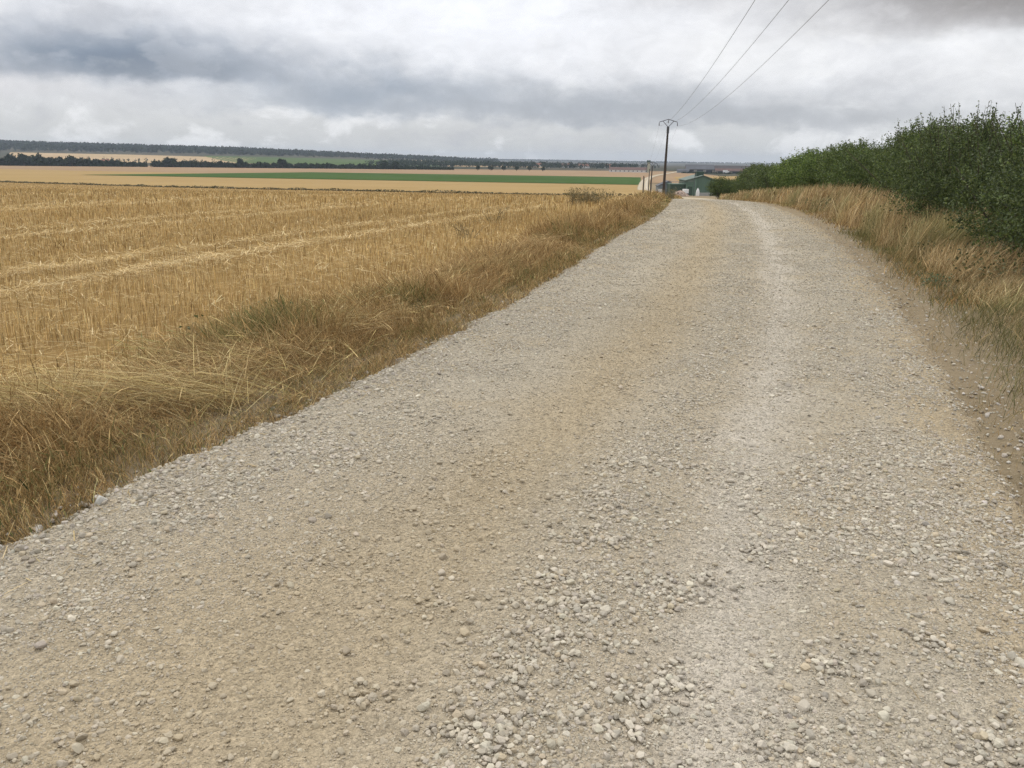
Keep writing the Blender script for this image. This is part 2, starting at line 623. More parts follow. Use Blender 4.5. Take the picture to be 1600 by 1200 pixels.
M['grey_sheet'] = paint_mat('grey_sheet', (0.17, 0.20, 0.22), 0.6, 0.12, 0.8, streak=True)
M['pale_wall'] = paint_mat('pale_wall', (0.50, 0.48, 0.44), 0.85, 0.1, 0.8)
M['white_wall'] = paint_mat('white_wall', (0.62, 0.60, 0.57), 0.85, 0.08, 0.4)
M['dark_glass'] = paint_mat('dark_glass', (0.02, 0.024, 0.028), 0.15, 0.1, 1.0, 0.5)
M['white_paint'] = paint_mat('white_paint', (0.74, 0.74, 0.72), 0.6, 0.06, 1.5)
M['brown_roof'] = paint_mat('brown_roof', (0.125, 0.075, 0.062), 0.8, 0.2, 0.25)
M['dark_roof'] = paint_mat('dark_roof', (0.062, 0.055, 0.055), 0.8, 0.22, 0.2)
M['slate_roof'] = paint_mat('slate_roof', (0.085, 0.09, 0.10), 0.7, 0.2, 0.2)
M['red_roof'] = paint_mat('red_roof', (0.26, 0.13, 0.09), 0.85, 0.2, 0.5)
M['barn_wall'] = paint_mat('barn_wall', (0.22, 0.20, 0.17), 0.9, 0.25, 0.2)
M['rubble'] = paint_mat('rubble', (0.44, 0.34, 0.27), 0.95, 0.25, 2.5)
M['post_wood'] = paint_mat('post_wood', (0.12, 0.10, 0.08), 0.9, 0.25, 4.0, streak=True)
M['tower_wall'] = paint_mat('tower_wall', (0.36, 0.36, 0.27), 0.85, 0.15, 0.5, streak=True)
M['dry_stem'] = paint_mat('dry_stem', (0.24, 0.18, 0.09), 0.9, 0.2, 5.0)
M['bark'] = paint_mat('bark', (0.07, 0.055, 0.04), 0.9, 0.3, 5.0)

# ------------------------------------------------------------------ ground, road, fields


def grid_faces(nr, nc):
    i = np.arange(nr * nc).reshape(nr, nc)
    return np.stack([i[:-1, :-1], i[:-1, 1:], i[1:, 1:], i[1:, :-1]], -1).reshape(-1, 4)


def stretch(lo, d_lo, d_hi, hi, step, growth):
    """coordinates with spacing `step` inside [d_lo, d_hi] growing outside"""
    mid = np.arange(d_lo, d_hi + 1e-6, step)
    out = [mid]
    v, s, a = mid[-1], step, []
    while v < hi:
        s *= growth
        v += s
        a.append(min(v, hi))
    out.append(np.array(a))
    v, s, a = mid[0], step, []
    while v > lo:
        s *= growth
        v -= s
        a.append(max(v, lo))
    return np.concatenate([np.array(a)[::-1], out[0], out[1]])


gxs = stretch(-9000, -9, 13, 9000, 0.2, 1.05)
gys = stretch(-60, -3, 34, 9000, 0.2, 1.028)
GX, GY = np.meshgrid(gxs, gys)
GZ = ground_z(GX, GY)
ground = mesh_np('ground', np.stack([GX, GY, GZ], -1).reshape(-1, 3), grid_faces(len(gys), len(gxs)), M['soil'], smooth=True)
tag(ground, 'bare brown soil and far valley floor under the fields', kind='structure')

# the gravel road -------------------------------------------------
ry = np.concatenate([np.arange(-30, -1, 0.6), np.arange(-1, 9, 0.028)])
s, v, a = 0.028, ry[-1], []
while v < 1250:
    s = min(s * 1.02, 8.0)
    v += s
    a.append(v)
ry = np.concatenate([ry, a])
uc = np.linspace(-0.07, 1.07, 190)
RY, RU = np.meshgrid(ry, uc, indexing='ij')
RXX = road_l(RY) + RU * (road_r(RY) - road_l(RY))
RZ = road_h(RXX, RY)
road = mesh_np('gravel_road', np.stack([RXX, RY, RZ], -1).reshape(-1, 3), grid_faces(len(ry), len(uc)), M['road'],
               attrs={'lat': RU.ravel()}, smooth=True)
tag(road, 'pale gravel farm road running over the crest', kind='structure')

# stubble field sheet ---------------------------------------------
DITX = [-420, -192, -97, -35, 2, 14, 22]
DITY = [455, 308, 247, 220, 196, 165, 128]


def ditch_y(x):
    return np.interp(x, DITX, DITY)


def verge_w(y):
    return 1.5 + 0.22 * np.sin(np.asarray(y) * 0.45) + 0.15 * np.sin(np.asarray(y) * 1.3)


def sheet(name, pts_fn, nu, nv, m, off, label, pw=1.0):
    uu = np.linspace(0, 1, nu)**pw
    vv = np.linspace(0, 1, nv)
    V, U = np.meshgrid(vv, uu, indexing='ij')
    X, Y = pts_fn(U, V)
    Z = ground_z(X, Y) + off + 0.0003 * np.clip(Y, 0, None)
    o = mesh_np(name, np.stack([X, Y, Z], -1).reshape(-1, 3), grid_faces(nv, nu), m, smooth=True)
    return tag(o, label, kind='structure')


def field_pts(U, V):
    # U 0 at the verge .. 1 far left; V along
    Y = -20 + 150 * V**2.2
    X = U * 0
    for _ in range(14):
        xr = np.minimum(road_l(np.minimum(Y, 128)) - verge_w(Y) * 0.9, 22)
        X = xr - U * (60 + 0.95 * np.clip(Y + 20, 0, None))
        Y = 0.5 * Y + 0.5 * (-20 + (ditch_y(X) + 20) * V**2.2)
    return X, np.minimum(Y, ditch_y(X))


sheet('stubble_field', field_pts, 220, 330, M['stubble_ground'], 0.012, 'golden harvested field beside the gravel road', 2.4)


def quad_sheet(name, c, m, off, label, nu=60, nv=24):
    c = np.array(c, float)

    def fn(U, V):
        p = [(1 - U) * (1 - V) * c[0][k] + U * (1 - V) * c[1][k] + U * V * c[2][k] + (1 - U) * V * c[3][k] for k in (0, 1)]
        return p[0], p[1]
    return sheet(name, fn, nu, nv, m, off, label)


# valley floor: base tone
def valley_pts(U, V):
    Y = 640 + (7900 - 640) * V**1.8
    return (U * 2 - 1) * (1700 + Y * 0.62), Y


def lower_pts(U, V):
    xb = -420 + 442 * U
    yb = ditch_y(xb)
    xt = -700 + 776 * U
    yt = 800 - 320 * U
    return xb + (xt - xb) * V, yb + (yt - yb) * V


sheet('valley_floor', valley_pts, 120, 130, M['valley'], 0.0, 'muted fields of the far valley floor')
sheet('lower_field', lower_pts, 90, 60, M['lower_field'], 0.20, 'tan cropped field beyond the ditch')
quad_sheet('upper_field', [(-1500, 520), (170, 470), (230, 1160), (-1500, 900)], M['upper_field'], 0.10, 'pinkish tan field below the tree belt', 90, 60)
quad_sheet('green_field', [(-262, 497), (63, 412), (100, 655), (-175, 712)], M['green_field'], 0.35, 'long green crop strip across the tan fields', 60, 30)
quad_sheet('far_stubble', [(70, 330), (330, 300), (460, 1090), (135, 700)], M['lower_field'], 0.20, 'yellow tan field behind the green barn', 40, 40)
quad_sheet('hill_field', [(-900, 1450), (-500, 1450), (-640, 2060), (-1250, 2060)], M['hill_tan'], 0.5, 'pale tan field on the far hillside', 40, 30)
quad_sheet('hill_pasture', [(-490, 1500), (-130, 1500), (-260, 2250), (-800, 2130)], M['hill_green'], 0.5, 'green field on the far hillside', 40, 30)
quad_sheet('hill_ploughland', [(-520, 1300), (-330, 1300), (-420, 1500), (-640, 1560)], M['hill_brown'], 0.9, 'brownish field low on the far hillside', 30, 20)
quad_sheet('hill_cropland', [(-120, 1500), (60, 1500), (40, 2400), (-300, 2400)], M['hill_tan'], 0.5, 'bright tan field at the end of the far hill', 40, 30)

# ------------------------------------------------------------------ scatter helpers


def ribbons(roots, h, az, th0, th1, w, nseg, tint, prof=None, twist=None, droop=None):
    """bent grass blades: angle from vertical goes th0 -> th1 along the blade"""
    n = len(roots)
    t = np.linspace(0, 1, nseg + 1)
    th = th0[:, None] + (th1 - th0)[:, None] * t[None] ** 1.3
    ds = h[:, None] / nseg
    mid = 0.5 * (th[:, 1:] + th[:, :-1])
    hor = np.concatenate([np.zeros((n, 1)), np.cumsum(np.sin(mid) * ds, 1)], 1)
    ver = np.concatenate([np.zeros((n, 1)), np.cumsum(np.cos(mid) * ds, 1)], 1)
    P = np.stack([roots[:, 0:1] + hor * np.sin(az)[:, None], roots[:, 1:2] + hor * np.cos(az)[:, None], roots[:, 2:3] + ver], -1)
    if twist is None:
        twist = rng.uniform(0, 6.28, n)
    wd = np.stack([np.cos(twist), np.sin(twist), np.zeros(n)], -1)
    if prof is None:
        prof = np.linspace(1, 0.25, nseg + 1)
    prof = np.asarray(prof)
    if prof.ndim == 1:
        prof = np.repeat(prof[None], n, 0)
    off = wd[:, None, :] * (w[:, None] * prof)[..., None] * 0.5
    V = np.stack([P - off, P + off], 2).reshape(-1, 3)
    k = np.arange(n)[:, None] * (nseg + 1) * 2 + np.arange(nseg)[None] * 2
    Fq = np.stack([k, k + 1, k + 3, k + 2], -1).reshape(-1, 4)
    T = np.repeat(tint, (nseg + 1) * 2, 0)
    return V, Fq, T


def merge(parts):
    vs, fs, ts, b = [], [], [], 0
    for v, f, t in parts:
        vs.append(v)
        fs.append(f + b)
        ts.append(t)
        b += len(v)
    return np.concatenate(vs), np.concatenate(fs), np.concatenate(ts)


def pal(n, cols, wts=None, var=0.12):
    """random colours out of a small palette"""
    cols = np.array(cols)
    i = rng.choice(len(cols), n, p=None if wts is None else np.array(wts) / np.sum(wts))
    return np.clip(cols[i] * (1 + rng.normal(0, var, (n, 1))) * (1 + rng.normal(0, 0.012, (n, 3))), 0.005, 0.95)


STRAWS = [(0.52, 0.375, 0.165), (0.42, 0.285, 0.115), (0.66, 0.51, 0.27), (0.28, 0.18, 0.07)]
DRY = [(0.43, 0.285, 0.125), (0.32, 0.205, 0.088), (0.60, 0.45, 0.22), (0.19, 0.12, 0.052), (0.27, 0.19, 0.08)]

# ---- stubble: rows of cut stalks
RD = np.array([0.32, 0.9474])                   # row direction
RN = np.array([0.9474, -0.32])


def in_field(x, y, margin=0.0):
    return (x < road_l(y) - verge_w(y) - margin) & (y < ditch_y(x) - 0.5)


def track_mask(x, y):
    """1 in the flattened wheel tracks of the harvester"""
    a = x * RN[0] + y * RN[1] + 0.25 * np.sin((x * RD[0] + y * RD[1]) * 0.12)
    m = 0
    for c0, wd in ((-8.45, 0.30), (-9.75, 0.24), (-14.2, 0.32), (-15.6, 0.26), (-21.5, 0.4), (-23.0, 0.35), (-31.0, 0.5), (-42.0, 0.6), (-60.0, 0.8)):
        m = np.maximum(m, np.exp(-((a - c0) / wd)**2))
    return m


def stubble_zone(d0, d1, row, step, width, hs, per, seg=1):
    # rows in (a, s) coordinates covering the camera's left view
    amax = 30 if d1 < 60 else 5
    A = np.arange(-d1 * 1.15, amax, row)
    S = np.arange(-d1 * 0.7, d1 * 1.2, step)
    a, s_ = np.meshgrid(A, S)
    a = a.ravel()
    s_ = s_.ravel()
    a = np.repeat(a, per) + rng.normal(0, row * 0.14, a.size * per)
    s_ = np.repeat(s_, per) + rng.uniform(-step, step, s_.size * per)
    x = a * RN[0] + s_ * RD[0]
    y = a * RN[1] + s_ * RD[1]
    k = (y > d0) & (y <= d1) & (x > -0.72 * y - 1.2)
    x, y = x[k], y[k]
    k = in_field(x, y, -0.35 + 0.3 * rng.random(len(x)))
    x, y = x[k], y[k]
    tm = track_mask(x, y)
    patch = fbm(x * 0.35, y * 0.35, 41, 3)
    clump = sstep(0.30, 0.66, vn(a[0] * 0 + x * RN[0] / row * 0.5 + y * RN[1] / row * 0.5, (x * RD[0] + y * RD[1]) * 9.0 / max(1, d0 / 8), 43))
    k = rng.random(len(x)) < (1 - 0.9 * tm) * (0.40 + 0.8 * patch) * (0.35 + 0.9 * clump)
    x, y, tm, patch = x[k], y[k], tm[k], patch[k]
    n = len(x)
    h = hs * rng.uniform(0.65, 1.25, n) * (1 - 0.55 * tm) * (0.75 + 0.5 * patch)
    lean = np.abs(rng.normal(0, 0.13, n)) + 0.5 * tm * rng.random(n)
    broken = rng.random(n) < 0.06
    lean = np.where(broken, rng.uniform(0.5, 1.4, n), lean)
    azz = rng.uniform(0, 6.28, n)
    tint = pal(n, STRAWS, [4, 3, 2.4, 2.0], 0.26) * (0.86 + 0.3 * fbm(x * 0.08, y * 0.08, 77, 3))[:, None]
    z = ground_z(x, y) + 0.005
    V, Fq, T = ribbons(np.stack([x, y, z], -1), h, azz, lean * 0.7, lean, width * rng.uniform(0.7, 1.3, n), seg, tint, prof=np.linspace(1, 0.8, seg + 1))
    return V, Fq, T


st = merge([
    stubble_zone(1.5, 13, 0.13, 0.013, 0.0054, 0.120, 1),
    stubble_zone(13, 26, 0.15, 0.022, 0.0088, 0.130, 1),
    stubble_zone(26, 55, 0.22, 0.075, 0.017, 0.17, 1),
    stubble_zone(55, 130, 0.6, 0.24, 0.05, 0.18, 1),
    stubble_zone(130, 320, 1.6, 0.8, 0.14, 0.24, 1),
])
print('stubble', len(st[1]))
tag(mesh_np('stubble', st[0], st[1], M['straw'], tint=st[2]), 'short golden cereal stubble standing in rows on the cropped field', 'stubble', kind='stuff')

# ---- loose straw lying between the rows, thicker in the wheel tracks


def litter(n, ylo, yhi, ln, w):
    y = ylo + (yhi - ylo) * rng.random(n) ** 0.8
    x = -0.72 * y - 1 + rng.random(n) * (0.72 * y + 1 + road_l(y))
    k = in_field(x, y, -0.5)
    x, y = x[k], y[k]
    tm = track_mask(x, y)
    k = rng.random(len(x)) < 0.16 + 1.0 * tm
    x, y, tm = x[k], y[k], tm[k]
    n = len(x)
    z = ground_z(x, y) + 0.02 + rng.random(n) * 0.05
    return ribbons(np.stack([x, y, z], -1), ln * rng.uniform(0.4, 1.4, n), rng.uniform(0, 6.28, n), rng.uniform(1.15, 1.5, n),
                   rng.uniform(1.45, 1.75, n), w * rng.uniform(0.7, 1.2, n), 1, pal(n, [(0.68, 0.52, 0.26), (0.74, 0.60, 0.34), (0.55, 0.38, 0.15)]), prof=[1, 1])


y3_ = 2.0 + 16 * rng.random(520) ** 1.3
x3_ = np.where(rng.random(520) < 0.65, road_l(y3_) + np.abs(rng.normal(0, 0.28, 520)), road_r(y3_) + rng.normal(0.1, 0.3, 520))
stray = ribbons(np.stack([x3_, y3_, np.maximum(road_h(x3_, y3_), ground_z(x3_, y3_)) + 0.008], -1), rng.uniform(0.03, 0.12, 520), rng.uniform(0, 6.28, 520),
                np.full(520, 1.5), np.full(520, 1.57), rng.uniform(0.003, 0.006, 520), 1, pal(520, [(0.50, 0.39, 0.21), (0.40, 0.30, 0.15), (0.30, 0.22, 0.11)]), prof=[1, 1])
li = merge([stray, litter(60000, 3, 13, 0.20, 0.0055), litter(80000, 11, 30, 0.26, 0.010), litter(50000, 28, 60, 0.4, 0.02)])
tag(mesh_np('loose_straw', li[0], li[1], M['straw'], tint=li[2]), 'pale loose straw lying between the stubble rows and along the gravel edges', 'straw', kind='stuff')

# ------------------------------------------------------------------ verge grass


def grass(x, y, h, az_mean, az_sd, th0, th1, w, cols, wts=None, seg=4, seed_frac=0.0, z_off=0.0, tvar=0.27):
    n = len(x)
    azz = az_mean + rng.normal(0, 1, n) * az_sd
    prof = np.repeat(np.linspace(1, 0.3, seg + 1)[None], n, 0)
    if seed_frac:
        sd = rng.random(n) < seed_frac
        pr = np.full(seg + 1, 0.55)
        pr[0] = 0.8
        pr[-2] = 2.0
        pr[-1] = 0.5
        prof[sd] = pr
    tint = pal(n, cols, wts, tvar)
    z = ground_z(x, y) - 0.01 + z_off
    return ribbons(np.stack([x, y, z], -1), h, azz, th0, th1, w, seg, tint, prof)


def left_pts(n, ylo, yhi, e0, e1, p=1.0):
    """points on the left verge; e = distance left of the road edge"""
    y = ylo + (yhi - ylo) * rng.random(n) ** p
    e = e0 + (e1 - e0) * rng.random(n)
    jag = (fbm(y * 2.6, e * 0 + 3.3, 51, 3) - 0.5) * 0.34
    return road_l(y) - e - np.where(e < 0.3, jag, 0), y, e


def left_zone(n, ylo, yhi, wscale, hmul=1.0, p=1.0):
    x, y, e = left_pts(n, ylo, yhi, -0.16, 1.75, p)
    k = rng.random(len(x)) < 0.18 + 1.15 * fbm(x * 1.5, y * 1.5, 61, 3) * sstep(-0.25, 0.15, e)
    x, y, e = x[k], y[k], e[k]
    n = len(x)
    tuft = fbm(x * 1.1 + 9, y * 1.1, 67, 3)
    h = (0.09 + 0.29 * sstep(0.0, 0.9, e) * (0.4 + 1.2 * tuft)) * rng.uniform(0.55, 1.2, n) * hmul
    h = h * np.where(e > 1.4, 0.8, 1.0)
    flow = fbm(x * 0.7, y * 0.7, 71, 2) * 6.5 - 4.6
    lod = sstep(0.45, 0.62, fbm(x * 0.6 + 4, y * 0.6, 73, 3))          # flattened patches
    th0 = np.abs(rng.normal(0.35, 0.35, n)) + 0.5 * lod
    th1 = th0 + np.abs(rng.normal(0.55, 0.55, n)) + 0.4 * lod
    greenish = ((fbm(x * 0.9, y * 0.9, 81, 3) > 0.69) & (rng.random(n) < 0.7)) | ((e < 0.4) & (rng.random(n) < 0.4))
    out = []
    for sel, cols, wts in ((~greenish, DRY, [4, 3.2, 2.4, 2, 1.2]), (greenish, [(0.20, 0.19, 0.07), (0.34, 0.26, 0.11), (0.11, 0.13, 0.045)], None)):
        if sel.sum():
            out.append(grass(x[sel], y[sel], h[sel], flow[sel], 1.5, th0[sel], th1[sel], wscale * rng.uniform(0.6, 1.3, sel.sum()), cols, wts, 4, 0.12))
    return merge(out)


def left_short(n, ylo, yhi, w):
    x, y, e = left_pts(n, ylo, yhi, -0.42, 0.75, 1.2)
    k = rng.random(len(x)) < (sstep(-0.25, 0.12, e) + 0.06) * (0.15 + 1.9 * sstep(0.35, 0.65, fbm(x * 3, y * 3, 63, 3)))
    x, y = x[k], y[k]
    n = len(x)
    return grass(x, y, rng.uniform(0.03, 0.13, n), 0.0, 3.0, np.abs(rng.normal(0.5, 0.4, n)), np.abs(rng.normal(1.1, 0.5, n)), w * rng.uniform(0.6, 1.3, n),
                 [(c_[0] * 1.15, c_[1] * 1.15, c_[2] * 1.15) for c_ in DRY] + [(0.17, 0.15, 0.065), (0.11, 0.115, 0.045), (0.16, 0.11, 0.055)], [4, 3, 3, 2, 2.5, 0.9, 0.5, 1.5], 3)


lg = merge([left_short(46000, 1.2, 9, 0.0034), left_short(36000, 8, 24, 0.006), left_zone(78000, 1.2, 8, 0.0034), left_zone(60000, 8, 16, 0.0052), left_zone(44000, 16, 32, 0.009, 1.0), left_zone(24000, 32, 62, 0.02, 1.15),
            left_zone(9000, 62, 128, 0.045, 1.6)])
tag(mesh_np('dry_grass', lg[0], lg[1], M['grass'], tint=lg[2]), 'dry brown grass along the verge between the gravel road and the stubble', 'grass', kind='stuff')

# ---- long pale grass flattened into swirls at the lower left


def lodged(n, xc, yc, sx, sy, azm, azs, hlo, hhi, cols, w=0.0042, lift=0.06):
    t = rng.random(n)
    x = xc + sx * (t - 0.5) + rng.normal(0, 0.12, n)
    y = yc + sy * (t - 0.5) + rng.normal(0, 0.12, n)
    h = rng.uniform(hlo, hhi, n)
    th0 = rng.uniform(1.05, 1.42, n)
    th1 = rng.uniform(1.45, 1.8, n)
    return grass(x, y, h, azm, azs, th0, th1, np.full(n, w) * rng.uniform(0.6, 1.3, n), cols, None, 6, 0.35, lift)


PALE = [(0.56, 0.44, 0.20), (0.47, 0.365, 0.15), (0.64, 0.52, 0.27), (0.38, 0.31, 0.12)]
GRN = [(0.10, 0.14, 0.045), (0.17, 0.19, 0.07), (0.25, 0.24, 0.09), (0.40, 0.34, 0.14)]
lo = merge([
    lodged(400, -2.25, 4.92, 1.3, 0.5, rad(-108), 0.26, 0.4, 1.0, PALE, w=0.0034, lift=0.09),
    lodged(200, -2.75, 4.55, 0.8, 0.5, rad(-98), 0.45, 0.6, 1.0, PALE, w=0.0034, lift=0.07),
    lodged(260, -2.2, 5.2, 1.6, 0.9, rad(-60), 2.0, 0.3, 0.8, PALE + DRY, w=0.0034, lift=0.12),
    lodged(420, -2.3, 4.55, 1.2, 0.9, rad(-65), 0.7, 0.35, 0.75, PALE + DRY, w=0.0036, lift=0.05),
    lodged(260, -3.0, 4.2, 0.9, 0.9, rad(-60), 0.9, 0.3, 0.7, PALE + DRY, w=0.0036, lift=0.03),
    lodged(150, -2.55, 6.2, 0.5, 0.5, rad(-60), 0.8, 0.35, 0.7, GRN, lift=0.06),
    lodged(420, -2.15, 7.2, 0.9, 0.7, rad(80), 1.0, 0.3, 0.6, GRN, lift=0.07),
    lodged(480, -1.95, 8.5, 0.6, 1.1, rad(75), 0.6, 0.35, 0.7, GRN, lift=0.07),
    lodged(300, -1.75, 7.0, 0.9, 1.6, rad(95), 1.2, 0.45, 0.9, PALE[1:] + DRY[:3], lift=0.07),
    lodged(220, -1.75, 6.0, 1.0, 0.6, rad(-90), 1.1, 0.4, 0.8, PALE + DRY, lift=0.09),
    lodged(380, -0.75, 11.2, 0.9, 2.2, rad(80), 0.6, 0.4, 0.8, GRN + DRY, w=0.006, lift=0.08),
    lodged(420, 0.25, 15.0, 1.2, 3.2, rad(60), 1.2, 0.4, 0.8, DRY, w=0.008, lift=0.08),
])
tag(mesh_np('lodged_grass', lo[0], lo[1], M['grass'], tint=lo[2]), 'long pale green grass flattened in swirls at the field margin', 'grass', kind='stuff')

# ---- right verge: sparse short growth, then tall dry fescue leaning right up to the hedge


def right_zone(n, ylo, yhi, e0, e1, hlo, hhi, wscale, cols, wts, th, seed, azm=rad(80), seg=4, dens=None, azs=0.75):
    y = ylo + (yhi - ylo) * rng.random(n)
    e = e0 + (e1 - e0) * rng.random(n)
    x = road_r(y) + e
    d = fbm(x * 1.2, y * 1.2, 91, 3)
    k = rng.random(n) < (dens(d, e, y) if dens else 0.25 + 1.1 * d)
    x, y, e, d = x[k], y[k], e[k], d[k]
    n = len(x)
    h = rng.uniform(hlo, hhi, n) * (0.65 + 0.7 * d)
    th0 = np.abs(rng.normal(th * 0.45, 0.24, n))
    th1 = th0 + np.abs(rng.normal(th * 0.7, 0.35, n))
    V, Fq, T = grass(x, y, h, azm, azs, th0, th1, wscale * rng.uniform(0.6, 1.3, n), cols, wts, seg, seed)
    ol = sstep(0.50, 0.66, fbm(x * 0.8 + 31, y * 0.8, 93, 3)) * 0.75          # greener patches
    tone = 0.72 + 0.56 * fbm(x * 2.1, y * 2.1, 95, 3)
    m_ = len(T) // max(n, 1)
    T = T * np.repeat(tone, m_)[:, None]
    olr = np.repeat(ol, m_)[:, None]
    return V, Fq, T * (1 - olr) + olr * T * np.array([0.62, 0.78, 0.66])


TALL = [(0.49, 0.355, 0.18), (0.40, 0.28, 0.135), (0.62, 0.48, 0.27), (0.27, 0.185, 0.085), (0.26, 0.22, 0.105)]
SHORT = [(0.23, 0.19, 0.085), (0.15, 0.145, 0.06), (0.34, 0.25, 0.12), (0.10, 0.11, 0.045)]
edge_d = lambda d, e, y: sstep(0.15, 0.75, e) * (0.3 + 1.2 * d) + 0.02
tall_d = lambda d, e, y: sstep(0.5, 1.2, e) * (1.7 * sstep(0.34, 0.70, d) + 0.08)
rg = merge([
    right_zone(9000, 2.0, 12, -0.25, 0.7, 0.03, 0.10, 0.0036, SHORT + DRY, None, 1.1, 0.0, azs=3.0, dens=lambda d, e, y: 0.05 + 0.5 * sstep(0.42, 0.65, d)),
    right_zone(26000, 2.0, 9, 0.1, 2.6, 0.08, 0.26, 0.0042, SHORT, [3, 3, 2, 2], 0.9, 0.05, azs=1.8, dens=edge_d),
    right_zone(16000, 9, 20, 0.1, 1.6, 0.08, 0.22, 0.007, SHORT + DRY[:2], None, 0.9, 0.05, azs=1.8, dens=edge_d),
    right_zone(9000, 20, 52, 0.1, 1.2, 0.08, 0.2, 0.013, DRY, None, 0.9, 0.05, azs=1.8, dens=edge_d),
    right_zone(16000, 4.5, 11.5, 0.75, 3.0, 0.18, 0.46, 0.0036, TALL, [4, 3, 4, 1.5, 2], 1.15, 0.25, azs=1.2, dens=tall_d),
    right_zone(8000, 10.5, 14.5, 0.8, 2.0, 0.22, 0.55, 0.0042, TALL, [4, 3, 2, 2, 2], 0.85, 0.5, azs=0.7, dens=tall_d),
    right_zone(26000, 13.5, 20, 0.6, 2.2, 0.35, 0.9, 0.0046, TALL, [4, 3, 2, 2, 2], 0.75, 0.5, dens=tall_d),
    right_zone(34000, 20, 36, 0.5, 2.6, 0.4, 0.9, 0.0085, TALL, [4, 3, 2, 2, 1], 0.75, 0.5, dens=tall_d),
    right_zone(20000, 36, 60, 0.5, 2.6, 0.35, 0.75, 0.018, TALL, [4, 3, 2, 2, 1], 0.75, 0.4, dens=tall_d),
    right_zone(5000, 60, 80, 0.3, 2.6, 0.35, 0.6, 0.035, TALL, None, 0.75, 0.3, dens=tall_d),
])
tag(mesh_np('tall_dry_grass', rg[0], rg[1], M['grass'], tint=rg[2]), 'tall tan grass leaning against the foot of the green hedge', 'grass', kind='stuff')
print('grass', len(lg[1]), len(rg[1]))

# ------------------------------------------------------------------ loose gravel on the road


def ico(level):
    import bmesh
    bm = bmesh.new()
    bmesh.ops.create_icosphere(bm, subdivisions=level, radius=1.0)
    v = np.array([p.co[:] for p in bm.verts])
    f = np.array([[q.index for q in p.verts] for p in bm.faces])
    bm.free()
    return v, f


OCT = (np.array([(1, 0, 0), (-1, 0, 0), (0, 1, 0), (0, -1, 0), (0, 0, 1), (0, 0, -1)], float),
       np.array([(0, 2, 4), (2, 1, 4), (1, 3, 4), (3, 0, 4), (2, 0, 5), (1, 2, 5), (3, 1, 5), (0, 3, 5)]))


def rock_shapes(lod, n):
    out = []
    for k in range(n):
        v, f = (OCT[0].copy(), OCT[1]) if lod == 0 else ico(lod)
        r = np.random.default_rng(100 + k)
        if lod == 0:
            v = v * r.uniform(0.7, 1.2, v.shape) + r.normal(0, 0.16, v.shape)
        else:
            # cut by random planes: broken, slightly rounded stone
            for _ in range(7):
                nn = r.normal(size=3)
                nn /= np.linalg.norm(nn)
                d = r.uniform(0.42, 0.78)
                s_ = v @ nn - d
                v = v - np.where(s_ > 0, s_ * 0.85, 0)[:, None] * nn
            v = v * r.uniform(0.85, 1.15, 3)
        v = v * np.array([1, r.uniform(0.65, 0.95), r.uniform(0.5, 0.72)])
        out.append((v, f))
    return out


ROCKS = {0: rock_shapes(0, 8), 1: rock_shapes(1, 10), 2: rock_shapes(2, 10), 3: rock_shapes(3, 8)}
STONE_COL = [(0.47, 0.43, 0.37), (0.56, 0.52, 0.45), (0.38, 0.35, 0.31), (0.45, 0.38, 0.28), (0.60, 0.56, 0.48), (0.29, 0.265, 0.24)]
STONE_COL = [(r_, g_ * 0.985, b_ * 0.93) for r_, g_, b_ in STONE_COL]
STONE_W = [4, 3.2, 2.6, 2.0, 1.3, 0.8]


def stones(x, y, r, lod, sink=0.25, cols=STONE_COL, wts=STONE_W, zfn=road_h):
    n = len(x)
    z = zfn(x, y)
    tint = pal(n, cols, wts, 0.10)
    if zfn is road_h:                  # dust of the road clings to the stones
        uu = lat(x, y)
        dust = np.clip(0.34 + 0.40 * np.exp(-((uu - 0.38) / 0.14)**2), 0, 0.7)[:, None] * rng.uniform(0.5, 1.2, (n, 1))
        tanm = np.clip(np.exp(-((uu - 0.41) / 0.10)**2) + 0.5 * np.exp(-((uu - 0.32) / 0.22)**2) * (1 - sstep(2.2, 5.0, y)), 0, 1)[:, None]
        lite = np.exp(-((uu - 0.69) / 0.05)**2)[:, None]
        dust = np.clip(dust + 0.10 * tanm + 0.15 * lite, 0, 0.85)
        dcol = np.array([0.422, 0.374, 0.286]) * (1 - tanm) + np.array([0.420, 0.346, 0.232]) * tanm + 0.07 * lite
        tint = tint * (1 - dust) + dcol * dust
    which = rng.integers(0, len(ROCKS[lod]), n)
    a = rng.uniform(0, 6.28, n)
    tx = rng.normal(0, 0.3, n)
    ty = rng.normal(0, 0.3, n)
    parts = []
    for k, (v, f) in enumerate(ROCKS[lod]):
        s_ = np.where(which == k)[0]
        if not len(s_):
            continue
        ca, sa = np.cos(a[s_])[:, None], np.sin(a[s_])[:, None]
        vx, vy, vz = v[None, :, 0], v[None, :, 1], v[None, :, 2]
        ctx, stx = np.cos(tx[s_])[:, None], np.sin(tx[s_])[:, None]
        y1 = vy * ctx - vz * stx
        z1 = vy * stx + vz * ctx
        cty, sty = np.cos(ty[s_])[:, None], np.sin(ty[s_])[:, None]
        x1 = vx * cty + z1 * sty
        z2 = -vx * sty + z1 * cty
        X = x1 * ca - y1 * sa
        Y = x1 * sa + y1 * ca
        rr = r[s_][:, None]
        P = np.stack([x[s_][:, None] + X * rr, y[s_][:, None] + Y * rr, z[s_][:, None] + (z2 + 0.55 - sink) * rr], -1)
        m = len(v)
        Ft = (f[None] + (np.arange(len(s_)) * m)[:, None, None]).reshape(-1, 3)
        parts.append((P.reshape(-1, 3), Ft, np.repeat(tint[s_], m, 0)))
    return merge(parts)


